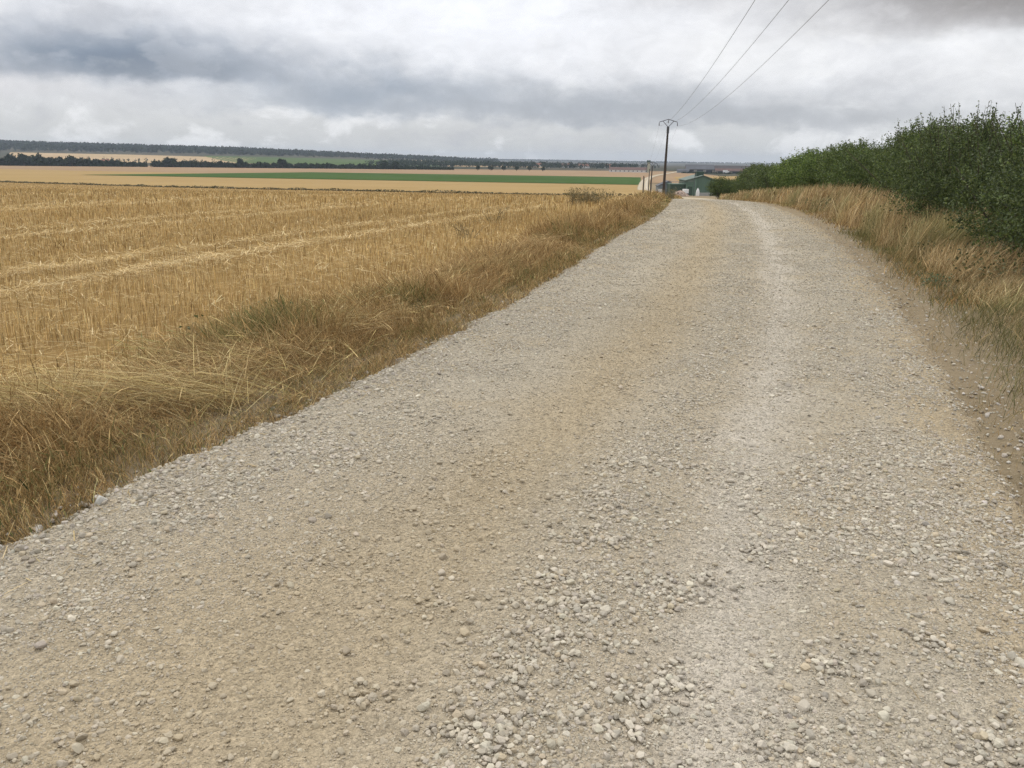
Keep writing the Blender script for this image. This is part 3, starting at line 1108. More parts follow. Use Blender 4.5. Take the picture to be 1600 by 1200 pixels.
def loose(x, y):
    """how much loose gravel lies at a place on the road"""
    u = lat(x, y) + (fbm(x * 1.1, y * 1.1, 33, 3) - 0.5) * 0.12
    d = 0.26 + 0.9 * np.exp(-((u - 0.555) / 0.055)**2) + 0.75 * np.exp(-((u - 0.08) / 0.13)**2) * (0.6 + 0.4 * sstep(2.5, 4.0, y + 0 * x))
    d = d + 0.60 * np.exp(-((u - 0.87) / 0.10)**2) - 0.12 * np.exp(-((u - 0.40) / 0.085)**2) - 0.10 * np.exp(-((u - 0.69) / 0.05)**2) + 0.3 * np.exp(-((u - 0.76) / 0.06)**2)
    patch = fbm(x * 2.6, y * 2.6, 37, 4)
    d = d * (0.35 + 1.3 * sstep(0.40, 0.66, patch)) + 0.25 * sstep(0.62, 0.75, patch)
    far = sstep(4.5, 9, y)
    d = d * (1 - far) + (d * 0.85 + 0.10) * far
    return np.clip(d, 0.03, 1.2) * (1 - 0.85 * sstep(0.90, 1.02, u)) * (1 - 0.7 * sstep(0.0, -0.06, u))


def gravel_zone(n, ylo, yhi, rlo, rhi, lod, pw=2.0, sink=0.25, keep=1.0, f0=None, f1=None, floor=0.0):
    y = np.sqrt(ylo**2 + (yhi**2 - ylo**2) * rng.random(n)) if yhi < 20 else ylo + (yhi - ylo) * rng.random(n)
    u = rng.uniform(-0.06, 1.07, n)
    x = road_l(y) + u * (road_r(y) - road_l(y))
    k = (rng.random(n) < np.maximum(loose(x, y), floor * (1 - sstep(0.9, 1.02, u))) * keep) & (np.abs(x) < 0.75 * y + 0.6)
    x, y = x[k], y[k]
    if f0:
        k = rng.random(len(y)) < sstep(ylo, f0, y)
        x, y = x[k], y[k]
    if f1:
        k = rng.random(len(y)) < 1 - sstep(f1, yhi, y)
        x, y = x[k], y[k]
    r = rlo + (rhi - rlo) * rng.random(len(x)) ** pw
    return stones(x, y, r, lod, sink)


CLUST = [(0.19, 2.86), (0.12, 2.44), (0.05, 2.23), (0.01, 1.96), (0.52, 2.23), (0.45, 2.14), (-0.25, 2.66), (-0.16, 1.95), (0.80, 1.93), (0.38, 1.96), (0.78, 2.88), (0.43, 3.18), (0.66, 2.80), (1.08, 2.31), (1.45, 2.43), (1.40, 1.93), (0.25, 2.61), (-0.06, 1.88), (-0.46, 2.12), (1.06, 3.13), (0.45, 3.65), (0.63, 4.09), (0.29, 3.23), (0.15, 2.65)]


def clusters():
    xs, ys, rs = [], [], []
    for k, (cx, cy) in enumerate(CLUST):
        m = int(rng.integers(45, 130))
        a = rng.uniform(0, 6.28, m)
        q = np.abs(rng.normal(0, 0.085, m))
        xs.append(cx + q * np.cos(a) * 1.2)
        ys.append(cy + q * np.sin(a))
        rs.append(0.005 + 0.016 * rng.random(m) ** 1.6)
    return stones(np.concatenate(xs), np.concatenate(ys), np.concatenate(rs), 1, 0.15, wts=[4, 4, 3, 1, 2, 0.6])


gv = merge([
    gravel_zone(340000, 1.5, 5.0, 0.002, 0.0055, 0, 1.5, f1=3.4, floor=0.55),
    gravel_zone(46000, 1.5, 4.8, 0.005, 0.014, 1, 2.4, f1=3.8, floor=0.16),
    gravel_zone(14000, 1.5, 4.6, 0.007, 0.02, 1, 1.8, 0.62, floor=0.4),
    clusters(),
    gravel_zone(3400, 1.5, 4.2, 0.013, 0.024, 2, 2.5),
    gravel_zone(280000, 3.4, 11.5, 0.004, 0.0085, 0, 1.6, f0=5.0, f1=7.5, floor=0.4),
    gravel_zone(42000, 3.8, 11.5, 0.008, 0.018, 1, 2.2, f0=4.8, f1=7.5),
    gravel_zone(1800, 3.9, 12, 0.016, 0.028, 2, 2.0, f1=8),
    gravel_zone(130000, 7.5, 24, 0.0075, 0.018, 0, 2.0, f0=11.5, f1=14, floor=0.25),
    gravel_zone(70000, 13.5, 62, 0.012, 0.026, 0, 2.0, f0=26),
])
print('gravel faces', len(gv[1]))
tag(mesh_np('loose_gravel', gv[0], gv[1], M['stone'], tint=gv[2]), 'pale loose gravel scattered over the farm road', 'gravel', kind='stuff')
# stones strewn over the soil margin on the right
y_ = 2.5 + 24 * rng.random(12000) ** 1.4
e_ = rng.normal(0, 0.42, 12000) + 0.05
k_ = rng.random(12000) < 0.35 + fbm((road_r(y_) + e_) * 1.8, y_ * 1.8, 19, 3) * 0.7
y_, e_ = y_[k_], e_[k_]
gm = stones(road_r(y_) + e_, y_, 0.004 + 0.02 * rng.random(len(y_)) ** 3.2, 1, 0.4, cols=[(0.40, 0.36, 0.29), (0.48, 0.44, 0.37), (0.32, 0.27, 0.20), (0.55, 0.51, 0.44)], wts=[4, 2.5, 3, 0.8], zfn=lambda a, b: np.maximum(ground_z(a, b), road_h(a, b)))
y2_ = 2.2 + 26 * rng.random(5200) ** 1.3
e2_ = rng.normal(-0.10, 0.11, 5200)
gl = stones(road_l(y2_) - e2_, y2_, 0.005 + 0.021 * rng.random(5200) ** 3.2, 1, 0.35, cols=[(0.40, 0.36, 0.29), (0.46, 0.42, 0.35), (0.33, 0.29, 0.23)], wts=None, zfn=lambda a, b: np.maximum(ground_z(a, b), road_h(a, b)))
gm = merge([gm, gl])
tag(mesh_np('margin_stones', gm[0], gm[1], M['stone'], tint=gm[2]), 'pale stones strewn over the soil margins on both sides of the road', 'gravel', kind='stuff')

# ------------------------------------------------------------------ hedge: separate shrubs grown together along the right side


def leaf_quads(P, size, tint, updir=0.35):
    """folded leaf-sized faces, randomly turned, mostly facing up and outwards"""
    n = len(P)
    a = rng.normal(size=(n, 3))
    a /= np.linalg.norm(a, axis=1)[:, None]
    nrm = rng.normal(size=(n, 3)) + np.array([0, 0, updir])
    nrm /= np.linalg.norm(nrm, axis=1)[:, None]
    b = np.cross(nrm, a)
    b /= np.linalg.norm(b, axis=1)[:, None] + 1e-9
    a = np.cross(b, nrm)
    L = size[:, None]
    Wd = size[:, None] * rng.uniform(0.5, 0.75, (n, 1))
    V = np.stack([P - a * L * 0.5, P + b * Wd * 0.5 + nrm * L * 0.10, P + a * L * 0.5, P - b * Wd * 0.5 + nrm * L * 0.10], 1).reshape(-1, 3)
    k = np.arange(n)[:, None] * 4
    return V, k + np.array([[0, 1, 2, 3]]), np.repeat(tint, 4, 0)


def foliage(lobes, nshoot, nleaf, leaf, cols, wts, shoot_len, tips=0, tip_len=0.5, inner=1.0):
    """leaves set along short shoots that grow outwards from a cluster of lobes (cx,cy,cz,rx,ry,rz)"""
    lobes = np.array(lobes, float)
    vol = lobes[:, 3] * lobes[:, 4] * lobes[:, 5]
    out_p, out_s = [], []
    segs = []
    for kind, ns, ln in (('body', nshoot, shoot_len), ('tip', tips, tip_len)):
        if not ns:
            continue
        li_ = rng.choice(len(lobes), ns, p=vol / vol.sum())
        d = rng.normal(size=(ns, 3))
        if kind == 'tip':
            d[:, 2] = np.abs(d[:, 2]) + 0.7
        d /= np.linalg.norm(d, axis=1)[:, None]
        rr = rng.random(ns) ** (1 / 3.2) if kind == 'body' else np.full(ns, 0.93)
        base = lobes[li_, :3] + d * lobes[li_, 3:] * rr[:, None]
        dirn = d * np.array([1, 1, 0.6]) + np.array([0, 0, 0.55 if kind == 'body' else 1.6]) + rng.normal(0, 0.3, (ns, 3))
        dirn /= np.linalg.norm(dirn, axis=1)[:, None]
        L = ln * rng.uniform(0.4, 1.2, ns)
        nl = nleaf if kind == 'body' else int(nleaf * 1.3)
        t = rng.random((ns, nl))
        p = base[:, None, :] + dirn[:, None, :] * (t * L[:, None])[..., None]
        p = p + rng.normal(0, leaf * 0.75, p.shape) * (1 - 0.35 * t[..., None] if kind == 'tip' else 1)
        out_p.append(p.reshape(-1, 3))
        shoot_tone = rng.uniform(0.75, 1.3, ns)
        out_s.append(np.repeat(shoot_tone, nl))
        if kind == 'tip':
            segs = [(b, b + q * l_) for b, q, l_ in zip(base, dirn, L)]
    P = np.concatenate(out_p)
    tone = np.concatenate(out_s)
    keep = P[:, 2] > ground_z(P[:, 0], P[:, 1]) + 0.05
    P, tone = P[keep], tone[keep]
    tint = pal(len(P), cols, wts, 0.14) * tone[:, None]
    V, Fq, T = leaf_quads(P, leaf * rng.uniform(0.65, 1.25, len(P)), tint)
    return V, Fq, T, segs


def hedge_axis(y):
    return road_r(y) + 3.0 + 0.7 * sstep(14, 26, y)


DARK = [(0.060, 0.083, 0.028), (0.080, 0.104, 0.034), (0.042, 0.058, 0.022), (0.110, 0.134, 0.042)]
MIDG = [(0.068, 0.098, 0.027), (0.098, 0.132, 0.034), (0.046, 0.066, 0.022), (0.14, 0.178, 0.048)]
LITE = [(0.115, 0.170, 0.036), (0.17, 0.235, 0.05), (0.075, 0.12, 0.03), (0.22, 0.28, 0.075)]


DARK = [(r_ * 1.12, g_ * 1.12, b_ * 1.12) for r_, g_, b_ in DARK]


MIDG = [(r_ * 1.12, g_ * 1.12, b_ * 1.12) for r_, g_, b_ in MIDG]


def shrub(label, y0, y1, top, nl, nshoot, nleaf, leaf, cols, wts, tips, tip_len, depth=1.35, off=0.0, xoff=0.0, seed=0):
    global rng
    rng = np.random.default_rng(500 + seed)
    ym = (y0 + y1) / 2
    cx, cy = float(hedge_axis(ym) + xoff), ym
    gz = float(ground_z(cx, cy))
    root = empty('hedge_shrub', (cx, cy, gz))
    tag(root, label, 'shrub', 'shrubs of the roadside hedge')
    lobes = []
    for k in range(nl):
        y = y0 + (y1 - y0) * (k + rng.random()) / nl
        x = hedge_axis(y) + xoff + rng.normal(0, depth * 0.28)
        g = float(ground_z(x, y))
        t = top * rng.uniform(0.78, 1.07)
        hz = t * rng.uniform(0.42, 0.52)
        lobes.append((x, y, g + t - hz, depth * rng.uniform(0.75, 1.1), max(0.7, (y1 - y0) / nl * 0.9), hz))
    V, Fq, T, segs = foliage(lobes, nshoot, nleaf, leaf, cols, wts, 0.45, tips, tip_len)
    V = V - np.array([cx, cy, gz])
    mesh_np('foliage', V, Fq, M['leaf'], parent=root, tint=T)
    mb = MB()
    o_ = np.array([cx, cy, gz])
    for lb in lobes:
        for q in range(4):
            b = np.array([lb[0] + rng.normal(0, 0.15), lb[1] + rng.normal(0, 0.25), float(ground_z(lb[0], lb[1])) - 0.05]) - o_
            e = np.array([lb[0] + rng.normal(0, lb[3] * 0.5), lb[1] + rng.normal(0, lb[4] * 0.5), lb[2] + lb[5] * rng.uniform(0.1, 0.55)]) - o_
            m_ = (b + e) / 2 + rng.normal(0, 0.08, 3)
            mb.tube([b, m_, e], [0.03, 0.018, 0.006], 5)
    for la, lb2 in zip(lobes[:-1], lobes[1:]):          # low branches running from one stool to the next
        pa = np.array([la[0], la[1], float(ground_z(la[0], la[1])) + 0.02]) - o_
        pb = np.array([lb2[0], lb2[1], float(ground_z(lb2[0], lb2[1])) + 0.02]) - o_
        mb.tube([pa, (pa + pb) / 2 + np.array([0, 0, 0.12]), pb], [0.03, 0.022, 0.03], 5)
    for b, e in segs:
        mb.tube([b - o_, e - o_], [0.006, 0.003], 4)
    mb.build('stems', M['bark'], root)
    return root


shrub('tall dark sloe shrub at the near right end of the hedge with small leaves', 7.5, 16.5, 1.95, 9, 5400, 24, 0.042, DARK + MIDG, [4, 3, 3, 1.5, 2, 1.2, 1, 0.6], 230, 0.6, seed=1)
shrub('yellow-green broad-leaved shrub showing at the top right corner of the hedge', 14.2, 17.2, 2.30, 3, 900, 20, 0.060, LITE, [3, 3, 1.5, 2], 110, 0.5, depth=0.8, xoff=0.9, seed=2)
shrub('dark green shrub with long bare-tipped shoots rising above the hedge', 16.0, 22.5, 2.08, 6, 4400, 25, 0.046, DARK + MIDG, [3, 3, 2.5, 1.5, 2.5, 2, 1.5, 0.8], 300, 0.68, seed=3)
shrub('mid green shrub in the middle of the hedge behind the tallest tan grass', 22.0, 31.0, 2.45, 7, 4200, 24, 0.055, MIDG, [3, 2.5, 2.5, 1], 230, 0.5, seed=4)
shrub('fresh green dense shrub beyond the middle of the hedge', 30.5, 41.0, 2.25, 7, 3800, 22, 0.068, MIDG + LITE[:1], [3, 3, 2, 1, 1.5], 200, 0.45, seed=5)
shrub('pale-leaved hazel shrub with bright upright tips near the far end of the hedge', 40.5, 51.0, 2.22, 7, 3200, 20, 0.082, LITE + MIDG[:1], [3, 2, 3, 1.2, 2], 200, 0.45, seed=6)
shrub('dark green shrub closing the far end of the hedge before the gap to the barn', 50.5, 71.0, 2.2, 9, 3000, 18, 0.10, MIDG + DARK[:2], [3, 3, 2, 1, 2, 2], 120, 0.4, xoff=-0.9, seed=7)
shrub('low dense green bush farthest away, covering the right corner of the green barn', 86.0, 93.0, 2.0, 4, 1500, 18, 0.11, MIDG, [4, 2, 3, 0.5], 20, 0.2, depth=1.5, xoff=-2.2, seed=8)

rng = np.random.default_rng(78)
# leafy weeds mixed into the right verge
n_ = 16000
y_ = 8 + 26 * rng.random(n_)
e_ = 0.7 + 2.2 * rng.random(n_)
x_ = road_r(y_) + e_
k_ = rng.random(n_) < sstep(0.52, 0.66, fbm(x_ * 1.0, y_ * 1.0, 131, 3)) * sstep(0.6, 1.4, e_)
x_, y_ = x_[k_], y_[k_]
hh_ = 0.15 + 0.5 * fbm(x_ * 1.4, y_ * 1.4, 133, 2)
P_ = np.stack([x_, y_, ground_z(x_, y_) + hh_ * rng.random(len(x_)) ** 0.6], -1)
V_, F_, T_ = leaf_quads(P_, rng.uniform(0.025, 0.06, len(x_)) * (0.7 + y_ / 30), pal(len(x_), [(0.12, 0.125, 0.05), (0.16, 0.155, 0.07), (0.08, 0.09, 0.035), (0.20, 0.18, 0.09)], None, 0.15))
tag(mesh_np('verge_weeds', V_, F_, M['leaf'], tint=T_), 'patches of olive green leafy weeds mixed into the tall grass by the hedge', 'weeds', kind='stuff')
rng = np.random.default_rng(77)

# weeds on the left verge --------------------------------------------


def weed(name, label, x, y, hgt, rad_, nstem, nleaf, leaf, cols, cat='weed', group=None):
    g = float(ground_z(x, y))
    root = empty(name, (x, y, g))
    tag(root, label, cat, group)
    mb = MB()
    P = []
    for k in range(nstem):
        a = rng.uniform(0, 6.28)
        r = rad_ * math.sqrt(rng.random())
        top = np.array([r * math.cos(a), r * math.sin(a), hgt * rng.uniform(0.55, 1.05)])
        b = top * np.array([0.25, 0.25, 0]) + np.array([0, 0, -0.03])
        m_ = (b + top) / 2 + rng.normal(0, 0.05, 3)
        mb.tube([b, m_, top], [0.007, 0.005, 0.003], 4)
        t = rng.random(nleaf) ** 0.7
        P.append(b + (top - b) * t[:, None] + rng.normal(0, leaf * 1.3, (nleaf, 3)))
    P = np.concatenate(P)
    P[:, 2] = np.maximum(P[:, 2], 0.02)
    V, Fq, T = leaf_quads(P, leaf * rng.uniform(0.6, 1.3, len(P)), pal(len(P), cols, None, 0.15))
    mesh_np('foliage', V, Fq, M['leaf'], parent=root, tint=T)
    mb.build('stems', M['dry_stem'], root)
    return root


OLIVE = [(0.16, 0.145, 0.07), (0.21, 0.18, 0.09), (0.11, 0.105, 0.05), (0.30, 0.235, 0.12)]
weed('weed_clump', 'largest grey-green dried weed clump standing up from the left verge', 3.0, 33.0, 0.68, 1.05, 90, 26, 0.045, OLIVE)
weed('weed_clump', 'brown-stemmed weed clump beside the largest one, nearer the stubble', 2.25, 31.5, 0.65, 0.35, 22, 22, 0.045, OLIVE)
weed('weed_clump', 'thin dried weed standing at the stubble edge, halfway along the verge', -0.55, 21.5, 0.5, 0.5, 12, 12, 0.032, OLIVE)
weed('weed_clump', 'low olive weed in the verge grass before the thin dried one', -1.0, 17.2, 0.38, 0.5, 16, 14, 0.028, OLIVE)
weed('weed_clump', 'grey-leaved weed far up the left verge near the utility pole', 14.0, 74.0, 1.0, 0.9, 40, 26, 0.08, OLIVE)
weed('broadleaf_weed', 'small dark green broad-leaved weed at the edge of the stubble', -2.75, 6.75, 0.20, 0.10, 4, 4, 0.045, [(0.09, 0.11, 0.04), (0.12, 0.13, 0.055)])
weed('broadleaf_weed', 'green leafy weed among the flattened pale grass', -2.35, 7.6, 0.26, 0.3, 14, 9, 0.04, [(0.07, 0.095, 0.035), (0.10, 0.12, 0.05)])
weed('broadleaf_weed', 'blue-green weed cushion at the foot of the tall tan grass', 5.75, 10.9, 0.16, 0.2, 18, 12, 0.035, [(0.12, 0.17, 0.085), (0.15, 0.20, 0.11)])

# ditch weeds
n_ = 9000
t_ = rng.random(n_)
dx_ = -330 + 355 * t_
dx_ = dx_ + rng.normal(0, 0.4, n_)
dh_ = (0.25 + 0.75 * fbm(dx_ * 0.23, dx_ * 0, 5, 3)) * 0.95
P_ = np.stack([dx_, ditch_y(dx_) + rng.normal(0, 0.5, n_), np.zeros(n_)], -1)
P_[:, 2] = ground_z(P_[:, 0], P_[:, 1]) + rng.random(n_) * dh_
V_, F_, T_ = leaf_quads(P_, rng.uniform(0.25, 0.6, n_), pal(n_, [(0.085, 0.082, 0.04), (0.13, 0.115, 0.055), (0.06, 0.075, 0.03), (0.20, 0.15, 0.075)], None, 0.15))
tag(mesh_np('ditch_weeds', V_, F_, M['leaf'], tint=T_), 'dark strip of weeds along the ditch at the far field edge', 'weeds', kind='stuff')

# ------------------------------------------------------------------ power line


def gz1(x, y):
    return float(ground_z(x, y))


def make_pole(x, y, hgt, label, yaw, arm=True):
    g = gz1(x, y)
    root = empty('utility_pole', (x, y, g), yaw)
    tag(root, label, 'pole', 'utility poles of the overhead line')
    MB().tube([(0, 0, -0.4), (0.04, 0, hgt * 0.5), (0.10, 0, hgt)], [0.21, 0.175, 0.125], 12).build('post', M['pole_wood'], root)
    if arm:
        cx_ = 0.10
        cap = MB().tube([(cx_, 0, hgt - 0.9), (cx_, 0, hgt + 0.02)], [0.185, 0.175], 12).build('collar', M['dark_steel'], root)
        a = MB()
        a.tube([(cx_ - 1.3, 0, hgt + 0.62), (cx_, 0, hgt + 1.02), (cx_ + 1.3, 0, hgt + 0.62)], 0.052, 6)
        a.tube([(cx_, 0, hgt - 0.05), (cx_ - 0.78, 0, hgt + 0.78)], 0.046, 6)
        a.tube([(cx_, 0, hgt - 0.05), (cx_ + 0.78, 0, hgt + 0.78)], 0.046, 6)
        a.build('crossarm', M['dark_steel'], root)
        for dx, top in ((-1.28, 0.60), (0.0, 0.98), (1.28, 0.60)):
            i_ = MB().tube([(cx_ + dx, 0, hgt + top), (cx_ + dx, 0, hgt + top - 0.1), (cx_ + dx, 0, hgt + top - 0.12), (cx_ + dx, 0, hgt + top - 0.48)], [0.02, 0.02, 0.06, 0.055], 8)
            i_.build('insulator', M['insulator'], root)
    return root


PX, PYY, PH = 21.75, 120.0, 10.0
yaw1 = -math.atan2(14, 92)
make_pole(PX, PYY, PH, 'tall dark wooden utility pole with a V-braced crossarm beside the road crest', yaw1)
P2X, P2Y, P2H = 36.4, 220.0, 7.6
make_pole(P2X, P2Y, P2H, 'farther thin utility pole standing left of the green farm buildings', -math.atan2(13.6, 100))


def wire(label, a, b, sag, n=40, r=0.008, group=None):
    a, b = np.array(a, float), np.array(b, float)
    t = np.linspace(0, 1, n)
    p = a + (b - a) * t[:, None]
    p[:, 2] -= 4 * sag * t * (1 - t)
    o = MB().tube([tuple(q) for q in p], r, 5).build('overhead_wire', M['wire'])
    return tag(o, label, 'wire', group)


g1 = gz1(PX, PYY)
g2 = gz1(P2X, P2Y)
for dx, top, nm in ((-1.28, 0.12, 'left'), (0.0, 0.50, 'middle'), (1.28, 0.12, 'right')):
    ca, sa = math.cos(yaw1), math.sin(yaw1)
    hx = 0.10 + dx
    A = (PX + hx * ca, PYY + hx * sa, g1 + PH + top)
    B = (2.40 + dx * 0.93, -20.0, 10.4)
    wire({'left': 'leftmost of the three overhead wires climbing to the top of the sky',
          'middle': 'middle one of the three overhead wires climbing to the top of the sky',
          'right': 'rightmost and flattest of the three overhead wires climbing to the top of the sky'}[nm], A, B, 2.35, 60, 0.009, 'wires crossing the sky above the road')
    yb = -math.atan2(13.6, 100)
    C = (P2X + hx * math.cos(yb), P2Y + hx * math.sin(yb), g2 + P2H + top)
    wire({'left': 'faint left wire running from the tall pole down to the farther pole',
          'middle': 'faint middle wire running from the tall pole down to the farther pole',
          'right': 'faint right wire running from the tall pole down to the farther pole'}[nm], A, C, 0.9, 24, 0.006, 'faint wires beyond the tall pole')


def post(name, label, x, y, h, r, cat='post', group=None):
    g = gz1(x, y)
    root = empty(name, (x, y, g))
    tag(root, label, cat, group)
    MB().tube([(0, 0, -0.3), (0.01, 0, h * 0.5), (0.03, 0, h)], [r, r * 0.92, r * 0.85], 8).build('shaft', M['post_wood'], root)
    MB().tube([(0.03, 0, h), (0.03, 0, h + 0.03), (0.03, 0, h + 0.06)], [r * 0.95, r * 0.9, r * 0.3], 8).build('cap', M['dark_steel'], root)
    return root


post('fence_post', 'tallest thin dark post among the weeds left of the utility pole', 24.4, 150.0, 5.0, 0.10, group='posts left of the utility pole')
post('fence_post', 'short dark post standing at the far left of the posts by the pole', 22.8, 146.0, 3.7, 0.10, group='posts left of the utility pole')
post('fence_post', 'middle one of the thin dark posts left of the utility pole', 24.3, 155.0, 3.6, 0.09, group='posts left of the utility pole')

# ------------------------------------------------------------------ green farm buildings below the crest
BX, BY = 50.3, 222.0
bg = gz1(BX, BY) - 0.4
barn = empty('green_barn', (BX, BY, bg), rad(-4))
tag(barn, 'green sheet-metal barn with a shallow gable roof and a roof vent box', 'barn')
wl = MB()
wl.prism([(-3.9, 0), (4.8, 0), (4.8, 4.15), (0.35, 5.55), (-3.9, 4.35)], 0, 16)
wl.build('wall', M['barn_green'], barn)
rf = MB()
rf.prism([(0.35, 5.62), (0.35, 5.78), (-4.3, 4.44), (-4.3, 4.28)], -0.35, 16.35)
rf.prism([(0.353, 5.62), (0.353, 5.78), (5.2, 4.22), (5.2, 4.06)], -0.352, 16.352)
rf_o = rf.build('roof', M['barn_roof'], barn)
vb = MB().box(-0.95, 0.95, 3.2, 5.6, 5.15, 6.55).build('vent_box', M['barn_green_dark'], rf_o)
MB().box(-1.1, 1.1, 3.05, 5.75, 6.55, 6.67).build('vent_lid', M['barn_green'], rf_o)
MB().prism([(-3.92, 4.0), (-1.75, 4.0), (-1.75, 4.9), (-3.92, 4.3)], -0.05, 0.0).build('gable_panel', M['barn_roof'], barn)
MB().box(-2.05, -1.35, -0.12, 0.0, 0.0, 4.75).build('corner_panel', M['barn_green_light'], barn)
MB().box(-1.0, 4.82, -0.06, 0.02, 0, 1.25).build('plinth', M['concrete'], barn)
MB().tube([(2.55, -0.1, 0.0), (2.55, -0.1, 4.6)], 0.075, 8).build('downpipe', M['barn_green_dark'], barn)
d_ = MB().box(-3.65, -2.3, -0.06, 0.0, 0.0, 2.75).build('door', M['barn_green_dark'], barn)
MB().box(-3.75, -3.65, -0.1, 0.02, 0, 2.85).box(-2.3, -2.2, -0.1, 0.02, 0, 2.85).box(-3.75, -2.2, -0.102, 0.022, 2.85, 3.0).build('door_frame', M['barn_green_light'], d_)

lampx, lampy = 46.7, 214.0
lp = empty('lamp_post', (lampx, lampy, gz1(lampx, lampy)))
tag(lp, 'slim dark lamp post in front of the green barn', 'lamp post')
MB().tube([(0, 0, -0.2), (0, 0, 6.0)], [0.1, 0.07], 8).build('pole', M['dark_steel'], lp)
MB().box(-0.55, 0.2, -0.12, 0.12, 5.98, 6.14).build('lamp_head', M['dark_steel'], lp)

shx, shy = 44.6, 224.0
sg = gz1(shx, shy) - 0.1
shed = empty('green_shed', (shx, shy, sg), rad(-3))
tag(shed, 'low flat-topped dark green shed joined to the left of the green barn', 'shed')
MB().box(-2.3, 2.3, 0, 7, 0, 2.95).build('wall', M['barn_green_dark'], shed)
MB().box(-2.4, 2.4, -0.15, 7.1, 2.95, 3.12).build('roof', M['barn_green'], shed)
rl = MB()
for k in range(7):
    rl.box(-2.2 + k * 0.72, -2.13 + k * 0.72, 0.3, 0.37, 3.12, 3.75)
rl.box(-2.25, 2.25, 0.28, 0.385, 3.7, 3.78)
rl.build('roof_railing', M['concrete'], shed)

gx_, gy_ = 42.2, 230.0
gg = gz1(gx_, gy_) - 0.1
gs = empty('grey_shed', (gx_, gy_, gg), rad(-3))
tag(gs, 'small grey and white shed with one dark window behind the tall pole', 'shed')
MB().prism([(-2.0, 0), (1.6, 0), (1.6, 3.6), (0.9, 3.75), (-2.0, 2.4)], 0, 6).build('wall', M['grey_sheet'], gs)
MB().prism([(-2.2, 2.42), (0.9, 3.83), (1.8, 3.66), (1.8, 3.8), (0.9, 3.97), (-2.2, 2.56)], -0.2, 6.2).build('roof', M['slate_roof'], gs)
w_ = MB().box(0.45, 1.0, -0.06, 0.02, 1.9, 2.5).build('window', M['dark_glass'], gs)
MB().box(0.38, 1.07, -0.12, -0.065, 1.83, 1.93).build('sill', M['white_paint'], w_)
MB().box(-2.02, -0.4, -0.05, 0.015, 0, 1.7).build('lower_wall', M['white_wall'], gs)

# bulk bag, rubble and the little trailer
bx_, by_ = 48.0, 215.5
bb = empty('bulk_bag', (bx_, by_, gz1(bx_, by_)))
tag(bb, 'white upright bulk bag standing against the front of the green barn', 'bag')
MB().tube([(0, 0, 0), (0, 0, 0.1), (0.02, 0, 0.9), (0.03, 0, 1.35), (0.02, 0, 1.75), (0, 0, 1.95)], [0.42, 0.48, 0.47, 0.40, 0.24, 0.07], 10).build('sack', M['white_paint'], bb)
MB().tube([(0, 0, 1.9), (0.02, 0.0, 2.05), (0.08, 0, 2.12)], [0.06, 0.05, 0.02], 6).build('tied_neck', M['white_paint'], bb)


def heap(name, label, x, y, r, h, m, n=900):
    g = gz1(x, y)
    ang = rng.uniform(0, 6.28, n)
    rr = r * np.sqrt(rng.random(n))
    px_ = x + rr * np.cos(ang)
    py_ = y + rr * np.sin(ang) * 0.8
    hz = h * np.clip(1 - rr / r, 0, 1) ** 0.8 * (0.75 + 0.5 * fbm(px_ * 1.1, py_ * 1.1, 15, 2))
    zf = lambda a, b: g + hz - 0.05
    rk = stones(px_, py_, rng.uniform(0.10, 0.34, n), 1, 0.4, cols=[(0.42, 0.32, 0.26), (0.48, 0.38, 0.31), (0.35, 0.26, 0.21), (0.52, 0.45, 0.38)], wts=[3, 3, 2, 1], zfn=zf)
    o = mesh_np(name, rk[0], rk[1], m, tint=rk[2])
    return tag(o, label, 'heap')


heap('rubble_heap', 'pinkish heap of broken rubble in front of the green shed', 41.9, 208.0, 2.3, 1.5, M['stone'])
tx_, ty_ = 44.1, 212.0
tr_ = empty('white_trailer', (tx_, ty_, gz1(tx_, ty_)), rad(12))
tag(tr_, 'small white box trailer parked behind the rubble heap', 'trailer')
MB().box(-0.55, 0.55, -0.8, 0.8, 0.7, 1.75).build('body', M['white_paint'], tr_, bevel=0.04)
MB().box(-0.6, 0.6, -1.3, -0.9, 0.62, 0.74).build('drawbar', M['dark_steel'], tr_)
for s_ in (-1, 1):
    wv = MB().tube([(s_ * 0.62 - 0.09, 0, 0.36), (s_ * 0.62 + 0.09, 0, 0.36)], 0.36, 14).build('wheel', M['dark_roof'], tr_)

# ------------------------------------------------------------------ far buildings in the valley


